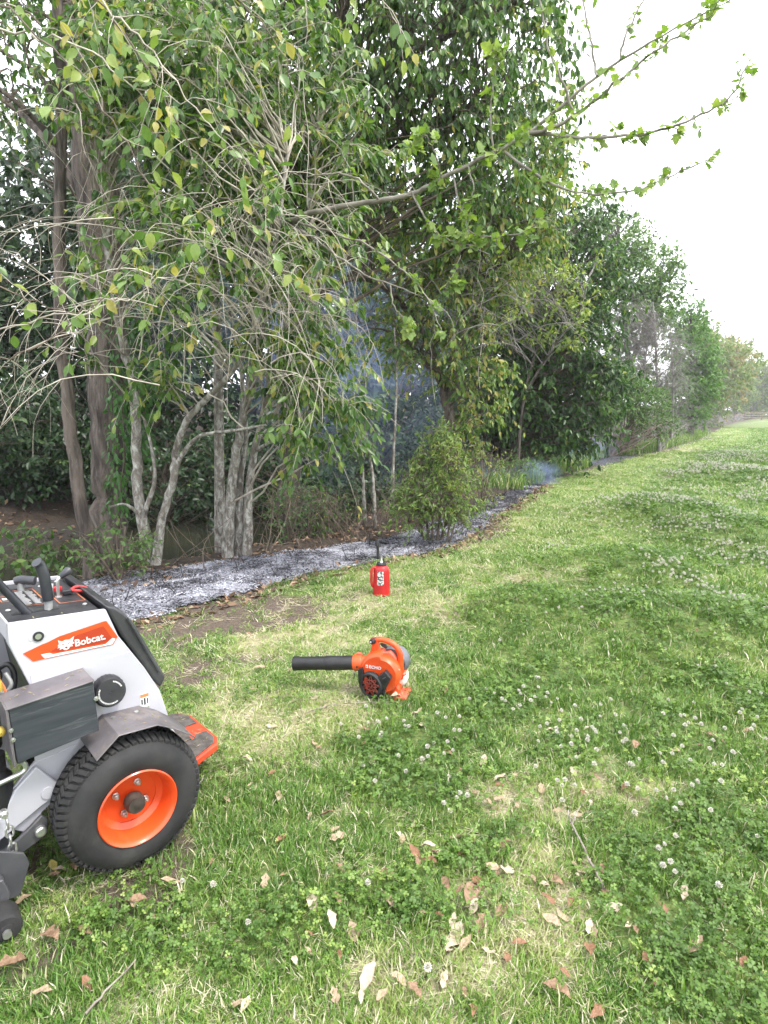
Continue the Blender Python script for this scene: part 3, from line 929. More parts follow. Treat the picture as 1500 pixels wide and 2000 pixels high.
# ---------------------------------------------------------------- pale stemmed privets
pvA, brA, twA = make_tree('curved_stem_privet', 'pale lichen-spotted privet with one straight and one curved stem', 'tree',
          [stem([(292, 1096, 6.5), (277, 1010, 6.5), (268, 930, 6.5), (266, 840, 6.5), (262, 760, 6.45), (237, 650, 6.4), (216, 530, 6.4), (207, 400, 6.4), (206, 250, 6.4), (240, 90, 6.3), (270, -60, 6.2)], .062, .022),
           stem([(302, 1098, 6.45), (318, 1010, 6.45), (338, 940, 6.4), (345, 880, 6.4), (365, 822, 6.3), (410, 772, 6.2), (462, 715, 6.1), (500, 640, 6.0), (522, 540, 6.0), (545, 440, 5.9), (560, 300, 5.9)], .046, .014),
           stem([(277, 1012, 6.48), (301, 945, 6.4), (297, 880, 6.4), (282, 820, 6.4)], .025, .012), stem([(338, 942, 6.4), (352, 895, 6.33), (390, 852, 6.2), (450, 842, 6.1), (520, 830, 6.0)], .028, .01),
           stem([(277, 1008, 6.48), (245, 985, 6.35), (215, 990, 6.2)], .016, .008)],
          [lobe(350, 300, 5.9, .9, .8, .9), lobe(310, 140, 5.8, .8, .8, .7), lobe(420, 250, 5.9, .9, .8, .8), lobe(330, 520, 5.6, .8, .6, .6, .45), lobe(300, 680, 5.7, .6, .5, .4, .2), lobe(500, 480, 5.6, .7, .6, .5, .3), lobe(380, 80, 6, 1.2, .8, .6)],
          230, 38, .098, T_OVL, L_privet, M_bark_lichen, M_twig_pale, 23, sides=12, droop=.95, cl_r=.34, br_r=.013, tshift=.14)
pvB, brB, twB = make_tree('twin_stem_privet', 'privet clump with close-set pale twin stems beside the ash', 'tree',
          [stem([(442, 1068, 7.0), (452, 960, 7.0), (466, 860, 7.0), (482, 780, 6.9), (506, 690, 6.8), (516, 600, 6.7), (503, 480, 6.6), (484, 350, 6.6), (500, 180, 6.6), (520, 20, 6.6)], .06, .02),
           stem([(482, 1060, 7.05), (486, 960, 7.05), (500, 870, 7.0), (517, 800, 7.0), (546, 700, 6.9), (572, 560, 6.8), (600, 420, 6.7), (620, 250, 6.7)], .05, .015),
           stem([(463, 1066, 7.1), (469, 940, 7.1), (480, 850, 7.1), (470, 720, 7.1), (440, 560, 7.0)], .045, .015), stem([(500, 880, 7.0), (530, 862, 6.8), (565, 850, 6.6)], .02, .009)],
          [lobe(560, 300, 6.6, 1.1, .8, .9), lobe(500, 150, 6.8, 1.2, .9, .8), lobe(600, 520, 6.4, .7, .6, .6, .4), lobe(630, 720, 6.2, .5, .4, .5, .45), lobe(610, 840, 6.2, .35, .35, .35, .2), lobe(540, 700, 6.2, .5, .4, .4, .3), lobe(450, 480, 6.6, .8, .7, .7, .5)],
          230, 38, .098, T_OVL, L_privet, M_bark_lichen, M_twig_pale, 24, sides=12, droop=.95, cl_r=.34, br_r=.013, tshift=.14)

# bare pale twigs arching out of the privets
def tangle(parent, seed, n, reg, Yr, length, r, mt, droop, side=None, sub=3, b0=None):
    rg = np.random.default_rng(seed); polys = []
    for _ in range(n):
        p = at(rg.uniform(reg[0], reg[1]), rg.uniform(reg[2], reg[3]), rg.uniform(*Yr))
        d = unit(np.array([rg.normal() if side is None else side + rg.normal() * .6, -abs(rg.normal()) * .5, rg.uniform(-.1, .8)]))
        L = rg.uniform(*length); k = 9; pts = [p]
        for i in range(k - 1):
            d = unit(d + rg.normal(0, .13, 3) + np.array([0, 0, -droop * (i + 1) / k * .45]))
            pts.append(pts[-1] + d * L / (k - 1))
        pts = np.array(pts); rr = r * rg.uniform(.6, 1.3)
        polys.append((pts, np.linspace(rr, rr * .3, k)))
        for _ in range(sub):
            j = rg.integers(2, k - 1); d2 = unit(pts[j] - pts[j - 1] + rg.normal(0, .6, 3)); q = [pts[j]]
            for i in range(5):
                d2 = unit(d2 + rg.normal(0, .16, 3) + np.array([0, 0, -droop * .2])); q.append(q[-1] + d2 * L * .09)
            polys.append((np.array(q), np.linspace(rr * .5, rr * .2, 6)))
    V, F = tubes_np(polys, 4)
    if b0 is not None: V = V - np.asarray(b0)
    o = obj('bare_twigs', mesh_np('bare_twigs', V, F, mt, True), parent)
    o['kind'] = 'stuff'
    return o
tangle(pvA, 31, 38, (250, 470, 380, 740), (5.2, 6.2), (.6, 1.6), .005, M_twig_pale, 1.2, None, 3, pvA.location)
tangle(pvA, 32, 20, (150, 330, 420, 760), (4.6, 6.0), (.7, 1.6), .0048, M_twig_pale, .9, -1.0, 3, pvA.location)
tangle(pvB, 33, 40, (420, 600, 420, 760), (5.4, 6.5), (.6, 1.5), .0048, M_twig_pale, 1.5, .5, 3, pvB.location)

# ---------------------------------------------------------------- dense drooping evergreens of the middle
cdt, _, _ = make_tree('drooping_evergreen', 'large evergreen with drooping dark leaves filling the upper middle', 'tree',
          [stem([(562, 1010, 9.0), (568, 850, 9.0), (575, 680, 9.0), (580, 540, 9.0), (598, 400, 8.9), (640, 240, 8.8), (662, 80, 8.8), (675, -120, 8.8), (690, -330, 8.8)], .13, .05),
           stem([(590, 440, 8.9), (700, 330, 8.8), (820, 260, 8.7), (940, 210, 8.7)], .06, .02), stem([(650, 200, 8.8), (770, 120, 8.6), (900, 60, 8.5), (1000, 20, 8.5)], .06, .02), stem([(610, 360, 8.9), (520, 230, 8.6), (430, 120, 8.4)], .05, .02)],
          [lobe(620, 120, 8.4, 1.5, 1.2, 1.2), lobe(820, 100, 8.4, 1.4, 1.2, 1.1), lobe(960, 140, 8.5, .95, 1.0, 1.2), lobe(760, 300, 8.6, 1.3, 1.1, .9), lobe(920, 330, 8.7, .9, 1.0, .9), lobe(600, 330, 8.7, 1.0, 1.0, .9), lobe(450, 90, 8.2, 1.3, 1.0, 1.0), lobe(330, 100, 8.0, 1.2, 1.0, 1.0),
           lobe(700, -80, 8.6, 2.2, 1.2, .8), lobe(1000, -60, 8.6, .8, .8, .7)],
          640, 50, .105, T_OVL, L_privet, M_bark_dark, M_twig_brown, 25, sides=12, droop=1.25, cl_r=.45, br_r=.02, tshift=.04)
gtt, _, _ = make_tree('grey_trunk_tree', 'leaning grey trunk with bare tangled limbs behind the leafy bush', 'tree',
          [stem([(876, 1000, 10.6), (874, 900, 10.6), (878, 830, 10.6), (868, 770, 10.6), (850, 700, 10.4), (805, 620, 10.2), (750, 560, 10.0), (690, 545, 9.8), (630, 570, 9.6)], .11, .02),
           stem([(868, 770, 10.6), (890, 690, 10.6), (905, 600, 10.5), (915, 480, 10.4), (940, 350, 10.2), (980, 240, 10.0), (1010, 120, 9.8)], .085, .02), stem([(862, 750, 10.6), (820, 690, 10.4), (770, 650, 10.2), (720, 640, 10.0)], .04, .012), stem([(905, 600, 10.5), (960, 530, 10.3), (1010, 500, 10.1)], .04, .012)],
          [lobe(880, 580, 10.2, .8, .8, .7), lobe(960, 470, 10.2, .9, .8, .9), lobe(1010, 330, 9.8, .7, .7, .8), lobe(1060, 260, 9.6, .45, .5, .8), lobe(860, 450, 10.2, .9, .8, .8), lobe(900, 690, 10.2, .55, .6, .5), lobe(780, 500, 10.2, .9, .8, .5), lobe(1040, 420, 9.8, .5, .5, .6), lobe(935, 760, 10.6, .5, .6, .7, .35), lobe(905, 860, 10.7, .35, .4, .4, .15), lobe(800, 640, 10.4, .6, .6, .5, .3)],
          360, 42, .10, T_OVL, L_privet, M_bark_grey, M_twig_brown, 26, sides=12, droop=1.1, cl_r=.4, br_r=.018, tshift=.3)
tangle(gtt, 34, 60, (640, 960, 520, 720), (9.6, 10.8), (.5, 1.5), .008, M_twig_brown, .8, -.3, 3, gtt.location)
tangle(gtt, 36, 30, (850, 1000, 430, 700), (9.0, 10.0), (.5, 1.3), .007, M_twig_grey, .8, .3, 3, gtt.location)

# ---------------------------------------------------------------- dark evergreen clump and its neighbours further along the edge
make_tree('dark_stem_clump_tree', 'bushy dark evergreen on a clump of blackish stems', 'tree',
          [stem([(975, 935, 15.6), (972, 860, 15.6), (965, 760, 15.6), (960, 620, 15.6), (990, 480, 15.6)], .17, .05), stem([(992, 932, 15.7), (1000, 840, 15.7), (1030, 720, 15.7), (1070, 560, 15.6), (1090, 450, 15.6)], .15, .04),
           stem([(960, 936, 15.5), (948, 850, 15.4), (930, 740, 15.4)], .12, .04), stem([(984, 930, 15.4), (985, 840, 15.4), (1010, 760, 15.2), (1090, 700, 14.9)], .1, .03)],
          [lobe(1000, 640, 15.4, 1.3, 1.3, 1.1), lobe(1080, 560, 15.4, 1.5, 1.3, 1.3), lobe(1130, 690, 15.0, 1.2, 1.2, 1.0), lobe(1040, 780, 15.0, 1.3, 1.1, .85), lobe(1170, 750, 14.8, .85, .9, .75), lobe(1010, 480, 15.6, 1.2, 1.2, 1.1), lobe(1110, 440, 15.8, 1.0, 1.0, .8), lobe(1120, 810, 14.8, .8, .8, .5), lobe(940, 560, 15.4, .8, 1, 1.2), lobe(1180, 560, 15.6, .7, .9, .9), lobe(1015, 850, 15.2, .9, .8, .55), lobe(1095, 862, 14.9, .8, .7, .4), lobe(935, 780, 15.0, .7, .8, .9), lobe(1165, 830, 15.2, .7, .7, .5), lobe(1060, 720, 14.8, 1.1, .9, .8)],
          680, 46, .14, T_OVL, L_privet, M_bark_dark, M_twig_brown, 27, sides=10, droop=.8, cl_r=.42, br_r=.022, tshift=-.2)
make_tree('budding_tree', 'budding tree with yellow-green tufts in front of the dark evergreen', 'tree',
          [stem([(1010, 925, 14.0), (1020, 800, 14.0), (1045, 690, 14.0), (1080, 580, 14.0), (1110, 480, 14.0)], .035, .012), stem([(1030, 760, 14.0), (1080, 680, 13.8), (1130, 610, 13.7), (1150, 540, 13.7)], .03, .01)],
          [lobe(1060, 560, 13.8, .75, .7, .6), lobe(1110, 640, 13.7, .7, .7, .55), lobe(1130, 540, 13.9, .6, .6, .6), lobe(1010, 640, 13.6, .6, .6, .4), lobe(1000, 540, 13.6, .7, .6, .5)],
          120, 22, .11, T_DIAMOND, L_yellow, M_bark_dark, M_twig_grey, 28, sides=7, droop=.3, cl_r=.22, br_r=.012)
make_tree('tall_edge_tree', 'tall loose green tree standing against the white sky right of centre', 'tree',
          [stem([(1235, 868, 25.5), (1230, 760, 25.5), (1222, 640, 25.5), (1215, 520, 25.5), (1205, 420, 25.5)], .16, .04), stem([(1228, 720, 25.5), (1270, 620, 25.4), (1290, 540, 25.4)], .08, .03)],
          [lobe(1190, 480, 25.4, 1.3, 1.3, 1.2), lobe(1250, 530, 25.4, 1.4, 1.3, 1.3), lobe(1285, 590, 25.4, .9, 1.1, 1.2), lobe(1210, 620, 25.4, 1.6, 1.3, 1.5), lobe(1150, 420, 25.6, 1.0, 1.0, .7), lobe(1220, 740, 25.2, 1.2, 1.1, 1.1)],
          430, 42, .17, T_DIAMOND, L_mid, M_bark_dark, M_twig_grey, 29, sides=9, droop=.45, cl_r=.5, br_r=.025, twigs=False, tshift=.15)
gth, _, _ = make_tree('leafless_thicket', 'tangled grey leafless thicket between the green trees', 'bush',
          [stem([(1288, 868, 23.5), (1284, 760, 23.5), (1280, 660, 23.5), (1275, 590, 23.5)], .06, .02), stem([(1310, 856, 23.7), (1315, 760, 23.7), (1310, 660, 23.7)], .05, .02), stem([(1265, 860, 23.3), (1258, 760, 23.3), (1262, 680, 23.3)], .05, .02)],
          [lobe(1285, 700, 23.3, 1.0, .9, 1.4), lobe(1240, 640, 23.2, .9, .9, 1.0), lobe(1308, 780, 23.6, .6, .7, 1.2), lobe(1325, 840, 24.5, .5, .5, .4), lobe(1225, 720, 23, .7, .7, .7)], 330, 0, .1, T_DIAMOND, None, M_twig_grey, M_twig_grey, 30, sides=6, droop=.9, cl_r=.7, br_r=.02, tw_n=10)
make_tree('feathery_green_shrub', 'feathery mid-green shrub below the grey thicket', 'shrub',
          [stem([(1190, 872, 21), (1185, 800, 21), (1180, 740, 21)], .05, .02), stem([(1192, 872, 21), (1235, 810, 21.6), (1255, 750, 22)], .05, .02)],
          [lobe(1195, 770, 20.6, 1.0, .9, .8), lobe(1250, 790, 21.4, .9, .9, .8), lobe(1160, 810, 20.4, .7, .7, .5), lobe(1290, 830, 23, .7, .7, .5)], 260, 40, .13, T_SLIM, L_mid, M_bark_dark, M_twig_brown, 37, sides=6, droop=.2, cl_r=.32, br_r=.014, twigs=False)
make_tree('bright_green_tree', 'bright fresh green tree right of the grey thicket', 'tree',
          [stem([(1350, 842, 34), (1350, 760, 34), (1348, 680, 34), (1350, 610, 34)], .14, .04)],
          [lobe(1352, 690, 33.6, 1.3, 1.3, 1.6), lobe(1345, 770, 33.4, 1.5, 1.3, 1.3), lobe(1372, 740, 33.8, .9, 1.0, 1.4), lobe(1340, 630, 34, 1.2, 1.2, 1.0), lobe(1350, 820, 33.4, 1.0, 1.0, .7)], 260, 44, .2, T_DIAMOND, L_fresh, M_bark_dark, M_twig_grey, 38, sides=8, droop=.3, cl_r=.5, br_r=.02, twigs=False)
make_tree('grey_twig_bush', 'low grey twiggy bush at the bend of the lawn', 'bush',
          [stem([(1372, 842, 38), (1372, 815, 38), (1375, 795, 38)], .04, .02), stem([(1362, 842, 38), (1356, 818, 38)], .04, .02)],
          [lobe(1370, 815, 38, 1.0, .8, .7)], 60, 0, .1, T_DIAMOND, None, M_twig_grey, M_twig_grey, 39, sides=5, droop=.3, cl_r=.5, br_r=.02, tw_n=8)
DIST = [((1360, 826, 58), 640, 3.4, L_pale, 'pale green tree with the highest crown in the hazy distance'), ((1396, 824, 66), 655, 2.9, L_rust, 'rust-tinted budding tree in the hazy distance'), ((1432, 817, 106), 672, 4.4, L_pale, 'rounded pale tree in the hazy distance behind the fence'),
        ((1468, 816, 112), 702, 4.2, L_pale, 'lower pale tree in the hazy distance near the right edge'), ((1500, 816, 114), 715, 4.2, L_rust, 'brownish hazy tree behind the fence at the right edge'), ((1452, 815, 124), 735, 4.0, L_pale, 'faint hazy tree farthest off above the fence'), ((1560, 816, 114), 720, 4.5, L_pale, 'faint hazy tree beyond the right edge'), ((1640, 816, 116), 730, 4.5, L_rust, 'faint brownish tree well beyond the right edge')]
for k, (b, top, cr_, lm, lab) in enumerate(DIST):
    B0 = at(*b); B0[2] = H1(B0[0], B0[1]); Tp = at(b[0], top, b[2]); h = Tp[2] - B0[2]
    rg = np.random.default_rng(500 + k)
    lobes = [(np.array([B0[0] + rg.normal(0, .8), B0[1] + rg.normal(0, .8), B0[2] + h * f]), (cr_ * g, cr_ * g, cr_ * g * .75), g) for f, g in ((.22, .75), (.42, 1), (.6, .95), (.78, .75), (.9, .5))]
    make_tree('distant_tree', lab, 'tree', [(np.array([B0 - [0, 0, .2], B0 + [.2, 0, h * .4], B0 + [.1, 0, h * .9]]), [.25, .18, .05])], lobes, 230, 40, .36, T_DIAMOND, lm, M_twig_grey, M_twig_grey, 520 + k,
              cl_r=.9, droop=.2, br_r=.04, group='hazy trees in the distance', shell=.35, tw_n=4, twigs=False, sides=6)

# ---------------------------------------------------------------- near undergrowth: leafy bush, saplings, small shrubs
make_tree('leafy_bush', 'rounded leafy bush with yellow-green tips beside the red sprayer', 'bush',
          [stem([(845 + dx, 1062, 7.45), (845 + dx * 2.2, 980, 7.4), (845 + dx * 3.4, 900, 7.4)], .016, .005) for dx in (-14, -7, 0, 8, 15)],
          [lobe(848, 965, 7.4, .46, .38, .42), lobe(866, 900, 7.4, .36, .3, .28), lobe(810, 1000, 7.3, .30, .3, .24), lobe(895, 990, 7.3, .24, .25, .27), lobe(860, 860, 7.4, .15, .15, .15, .05)], 150, 34, .06, T_SLIM, L_bush, M_twig_brown, M_twig_brown, 40, sides=6, droop=.6, cl_r=.2, br_r=.006, tw_n=4, tshift=-.05)
make_tree('bush_new_growth', 'yellow-green new shoots on the right of the leafy bush', 'bush',
          [stem([(872, 1050, 7.25), (885, 960, 7.2), (890, 880, 7.2)], .012, .004), stem([(876, 1050, 7.25), (900, 980, 7.2)], .01, .004)],
          [lobe(885, 930, 7.15, .16, .15, .28), lobe(868, 880, 7.2, .14, .14, .14), lobe(895, 1000, 7.15, .1, .1, .16)], 46, 22, .05, T_SLIM, L_yellow, M_twig_brown, M_twig_brown, 41, sides=5, droop=.2, cl_r=.1, br_r=.005, tw_n=4)
for k, (pp, lab) in enumerate([([(713, 1010, 8.6), (709, 930, 8.6), (706, 870, 8.6), (700, 800, 8.6)], 'thin white sapling stem, leftmost of three by the smoke'), ([(733, 1005, 8.5), (728, 930, 8.5), (718, 870, 8.5), (712, 800, 8.5), (716, 720, 8.5)], 'thin white sapling stem leaning left, middle of three by the smoke'),
                              ([(766, 990, 8.9), (768, 900, 8.9), (772, 820, 8.9), (774, 740, 8.9), (770, 640, 8.9)], 'thin white sapling stem, tallest and rightmost of three by the smoke')]):
    make_tree('white_sapling', lab, 'sapling', [stem(pp, .024, .010)], [lobe(pp[-1][0] + 5, pp[-1][1] + 60, pp[-1][2] - .1, .25, .25, .3)], 14, 14, .08, T_OVL, L_mid, M_bark_lichen, M_twig_brown, 42 + k, sides=7, droop=.6, cl_r=.15, br_r=.005, group='thin white saplings')
SHRUB = [((232, 1128, 5.9), .34, .26, L_mid, .06, 'low leafy shrub at the foot of the slender trunk'), ((80, 1085, 6.6), .55, .55, L_mid, .09, 'oak seedling with broad leaves above the mower controls'),
         ((600, 1040, 8.2), .5, .4, L_privet, .06, 'thin undergrowth shrub between the twin stems and saplings'), ((660, 1030, 8.3), .4, .3, L_privet, .05, 'sparse shrub left of the white saplings'), ((560, 1030, 8.0), .35, .4, L_ivy, .06, 'green leafy shrub right of the twin stems'),
         ((800, 1030, 8.6), .35, .4, L_mid, .06, 'small green shrub behind the leafy bush'), ((940, 985, 10.0), .55, .5, L_yellow, .06, 'dry yellowish shrub right of the leafy bush'), ((1050, 905, 14.6), .7, .35, L_mid, .09, 'low green weeds beside the far smoke'), ((1010, 930, 13.2), .5, .25, L_fresh, .08, 'low green weeds under the dark stem clump')]
for k, (b, rr, hh, lm, ll, lab) in enumerate(SHRUB):
    B0 = at(*b); z = H1(B0[0], B0[1]); B0[2] = z
    rg = np.random.default_rng(600 + k)
    st = [(np.array([B0 - [0, 0, .05], B0 + [a * rr * .4, bb * rr * .4, hh], B0 + [a * rr * .8, bb * rr * .8, hh * 1.9]]), [.012, .008, .004]) for a, bb in rg.normal(0, .6, (6, 2))]
    make_tree('bank_shrub', lab, 'shrub', st, [(B0 + [0, 0, hh * 1.1], (rr, rr * .8, hh), 1)], 34, 16, ll, T_OVL if k < 2 else T_SLIM, lm, M_twig_brown, M_twig_brown, 620 + k, sides=5, droop=.4, cl_r=.18, br_r=.006, tw_n=4, group='small shrubs on the near bank')

# ivy climbing the pale stem and the thick trunk
def ivy(name, label, cols, seed, n):
    rg = np.random.default_rng(seed)
    P = []; O = []
    for (px0, py0, px1, py1, Y, rad) in cols:
        a, b = at(px0, py0, Y), at(px1, py1, Y)
        m = n // len(cols)
        t = rg.uniform(size=m)[:, None]
        ang = rg.uniform(0, 6.28, m)
        dv = np.stack([np.cos(ang), np.sin(ang) * .8 - .4, np.zeros(m)], -1)
        P.append(a + (b - a) * t + dv * rad * rg.uniform(.6, 1.5, m)[:, None]); O.append(dv)
    P = np.concatenate(P); O = np.concatenate(O)
    D = unit(O * .3 + rg.normal(0, .35, P.shape) + np.array([0, -.1, -.9]))
    V, F, T = leaves_np(P - P[0], D, unit(O + [0, 0, .25]), rg.uniform(.05, .09, len(P)), T_OVATE, np.clip(rg.normal(.5, .22, len(P)), 0, 1))
    root = thing(name, label, 'ivy', tuple(P[0]))
    ST = []
    for (px0, py0, px1, py1, Y, rad) in cols:
        q = np.array([at(px0 + (px1 - px0) * u + rg.normal() * 6, py0 + (py1 - py0) * u, Y - rad * .8) for u in np.linspace(0, 1, 9)])
        ST.append((q - P[0], np.full(9, .006)))
    V2, F2 = tubes_np(ST, 5)
    obj('vine_stem', mesh_np('vine_stem', V2, F2, M_twig_brown, True), root)
    obj('leaves', mesh_np('leaves', V, F, L_ivy, False, dict(tint=T)), root)['kind'] = 'stuff'
ivy('climbing_ivy', 'bright green ivy climbing between the thick trunk and the pale stem', [(232, 1000, 240, 600, 6.7, .10), (285, 900, 270, 620, 6.7, .09)], 71, 900)

# hanging vines
rg = np.random.default_rng(72)
for k, (px, y0, y1, Y) in enumerate([(598, 90, 400, 6.0), (560, 650, 820, 7.6), (612, 560, 700, 8.4), (655, 600, 700, 8.4), (845, 640, 780, 9.5), (940, 560, 760, 9.2), (300, 560, 760, 6.0)]):
    q = np.array([at(px + rg.normal() * 4, y0 + (y1 - y0) * u, Y) for u in np.linspace(-.4, 1, 10)])
    V, F = tubes_np([(q - q[0], np.full(10, .004))], 4)
    o = obj('hanging_vine', mesh_np('hanging_vine', V, F, M_twig_pale, True), None, tuple(q[0]))
    tag(o, 'thin bare vine hanging ' + ['in front of the upper middle foliage', 'right of the twin pale stems', 'over the blue smoke on the left', 'over the middle of the blue smoke', 'before the grey leaning trunk', 'between the grey trunk and dark clump', 'beside the curved pale stem'][k], 'vine', 'thin hanging vines')

# ---------------------------------------------------------------- sycamore: its limb reaches from the wood out over the lawn
def near_leaf_meshes(tmpl, lmat, nm, n=5, curl=.0):
    res = []
    for k in range(n):
        TV, TF = tmpl
        V = TV.copy(); V[:, 2] += -.22 * (k / n) * V[:, 0] ** 2 + .03 * np.sin(V[:, 1] * 9 + k)
        res.append(mesh_np(nm, V, TF, lmat, True, dict(tint=np.full(len(V), .12 + .8 * k / (n - 1)))))
    return res
def place_leaf(parent, me, pos, d, up, size, b0):
    d = Vector(d).normalized(); w = Vector(up).cross(d).normalized(); u = d.cross(w)
    M = Matrix((d, w, u)).transposed().to_4x4()
    o = bpy.data.objects.new('leaf', me); COL.objects.link(o)
    o.parent = parent
    o.matrix_local = Matrix.Translation(Vector(pos) - Vector(b0)) @ M @ Matrix.Scale(size, 4)
    return o
b0 = at(430, 1062, 7.3); b0[2] = H1(b0[0], b0[1])
syc = thing('sycamore_tree', 'sycamore whose long limb with lobed young leaves crosses the sky', 'tree', tuple(b0))
main = [stem([(430, 1066, 7.3), (428, 900, 7.3), (426, 720, 7.2), (420, 560, 7.1), (414, 430, 7.0), (410, 300, 6.9), (402, 120, 6.8), (396, -100, 6.8)], .06, .03)]
limb = ([(412, 300, 6.9), (450, 338, 6.7), (500, 386, 6.4), (556, 430, 6.1), (610, 416, 5.9), (670, 402, 5.7), (740, 392, 5.5), (805, 378, 5.3), (880, 340, 5.1), (960, 300, 4.9), (1035, 258, 4.75), (1100, 205, 4.65), (1165, 150, 4.6), (1240, 100, 4.5), (1320, 55, 4.45), (1440, -8, 4.4)], .031, .004)
subs = [([(1030, 262, 4.75), (1100, 238, 4.6), (1170, 190, 4.5), (1240, 130, 4.45), (1310, 80, 4.4), (1390, 30, 4.35)], .014, .0045),
        ([(1040, 262, 4.75), (1120, 268, 4.6), (1200, 266, 4.5), (1290, 255, 4.4), (1370, 225, 4.35), (1430, 185, 4.3), (1466, 115, 4.3)], .012, .004),
        ([(985, 296, 4.85), (1040, 338, 4.7), (1090, 365, 4.6), (1150, 378, 4.5), (1230, 374, 4.45), (1300, 348, 4.4), (1370, 316, 4.4)], .010, .004),
        ([(1118, 215, 4.62), (1090, 140, 4.6), (1070, 90, 4.6), (1056, 0, 4.6), (1045, -60, 4.6)], .009, .0045),
        ([(1165, 148, 4.58), (1155, 90, 4.6), (1142, 20, 4.6), (1130, -50, 4.6)], .008, .0045),
        ([(1212, 116, 4.52), (1222, 70, 4.5), (1245, 20, 4.5), (1280, -40, 4.5)], .008, .0045),
        ([(965, 298, 4.9), (958, 230, 4.9), (966, 150, 4.9), (975, 110, 4.9)], .008, .003),
        ([(556, 430, 6.1), (640, 452, 5.9), (720, 480, 5.7), (790, 530, 5.5), (830, 575, 5.4), (862, 640, 5.3)], .013, .003),
        ([(560, 432, 6.1), (630, 478, 5.9), (700, 530, 5.7), (762, 556, 5.5), (830, 578, 5.4)], .014, .003),
        ([(762, 556, 5.5), (770, 600, 5.4), (800, 634, 5.4)], .007, .003),
        ([(805, 378, 5.3), (835, 430, 5.2), (870, 465, 5.1), (930, 480, 5.0)], .009, .003),
        ([(880, 340, 5.1), (905, 420, 5.0), (930, 460, 5.0), (1000, 460, 4.9), (1075, 425, 4.8)], .008, .003),
        ([(740, 392, 5.5), (700, 350, 5.4), (650, 340, 5.4), (600, 345, 5.5)], .011, .005),
        ([(690, 400, 5.7), (686, 340, 5.6), (660, 285, 5.5), (625, 262, 5.5)], .006, .003),
        ([(620, 470, 5.9), (618, 540, 5.8), (590, 600, 5.8), (545, 640, 5.8)], .010, .004),
        ([(915, 320, 5.0), (925, 370, 4.9), (905, 400, 4.9)], .005, .002), ([(860, 350, 5.1), (850, 300, 5.0), (835, 265, 5.0)], .005, .002), ([(805, 378, 5.3), (790, 330, 5.2), (800, 290, 5.2)], .005, .002),
        ([(700, 530, 5.7), (690, 600, 5.6), (700, 660, 5.6)], .004, .002), ([(830, 578, 5.4), (880, 620, 5.3), (890, 680, 5.3)], .004, .002), ([(900, 500, 5.0), (890, 530, 5.0), (870, 560, 5.0)], .004, .002)]
def line(spec, n=5):
    pts, r0, r1 = spec
    return smooth_line([at(*p) for p in pts], n, list(np.linspace(r0, r1, len(pts))))
V, F = tubes_np([(smooth_line(P, 5, r)[0] - b0, smooth_line(P, 5, r)[1]) for P, r in main], 12)
obj('trunk', mesh_np('trunk', V, F, M_bark_lichen, True), syc)
LL = line(limb, 6)
rg = np.random.default_rng(73)
LL = (LL[0] + rg.normal(0, .004, LL[0].shape), LL[1])
V, F = tubes_np([(LL[0] - b0, LL[1])], 9)
obj('limb', mesh_np('limb', V, F, M_limb_syc, True), syc)
SL = [line(s_, 5) for s_ in subs]
for (P, r) in SL:
    V, F = tubes_np([(P + rg.normal(0, .005, P.shape) - b0, r)], 6)
    obj('branch', mesh_np('branch', V, F, M_limb_syc, True), syc)
sy_me = near_leaf_meshes(T_LOBED, L_syc, 'lobed_leaf', 6)
# leaf tufts on short side shoots: (sub-branch index or -1 for the limb, fraction, number of leaves, size)
tufts = [(0, .35, 3, .07), (0, .5, 3, .06), (0, .66, 2, .05), (0, .8, 3, .07), (0, .97, 4, .10), (1, .12, 4, .08), (1, .25, 4, .08), (1, .38, 5, .10), (1, .5, 4, .08), (1, .62, 3, .06), (1, .74, 3, .06), (1, .84, 4, .06), (1, .93, 3, .05), (1, 1.0, 2, .04),
         (2, .3, 3, .06), (2, .45, 3, .06), (2, .58, 3, .06), (2, .7, 3, .06), (2, .82, 4, .07), (2, .97, 5, .08), (3, .25, 2, .05), (3, .5, 2, .05), (3, .8, 3, .05), (4, .5, 2, .05), (5, .6, 3, .05), (6, .4, 4, .08), (6, .75, 5, .09), (6, 1, 4, .09),
         (7, .55, 3, .08), (7, .8, 4, .09), (7, 1, 5, .09), (9, .6, 4, .09), (9, 1, 6, .10), (10, .5, 4, .09), (10, .9, 5, .09), (11, .35, 4, .09), (11, .6, 4, .09), (11, .95, 3, .10), (15, .9, 4, .08), (16, .6, 4, .08), (16, 1, 4, .08), (17, .6, 4, .09), (17, 1, 4, .08),
         (-1, .50, 6, .10), (-1, .54, 4, .09), (-1, .60, 4, .09), (-1, .66, 3, .08), (-1, .96, 4, .10), (-1, .9, 3, .07), (-1, 1.0, 4, .09), (12, .4, 3, .08), (19, .7, 3, .08), (20, .7, 5, .09), (20, 1, 5, .09)]
shoots = []; nsy = 0; small = []
tufts += [(7, .4, 4, .09), (7, .65, 5, .10), (10, .3, 4, .09), (10, .7, 5, .10), (11, .2, 4, .09), (11, .5, 5, .10), (11, .75, 4, .10), (16, .8, 5, .10), (17, .8, 5, .10), (15, .6, 4, .09), (-1, .52, 5, .11), (-1, .57, 5, .10), (-1, .63, 4, .10), (-1, .7, 3, .08), (9, .8, 6, .11), (6, .55, 5, .10), (6, .9, 5, .10), (20, .4, 5, .10), (0, .2, 3, .08), (1, .3, 3, .09), (2, .2, 4, .08), (2, .5, 3, .07), (0, .9, 4, .09), (3, .95, 3, .06), (4, .9, 3, .06), (5, .9, 3, .06)]
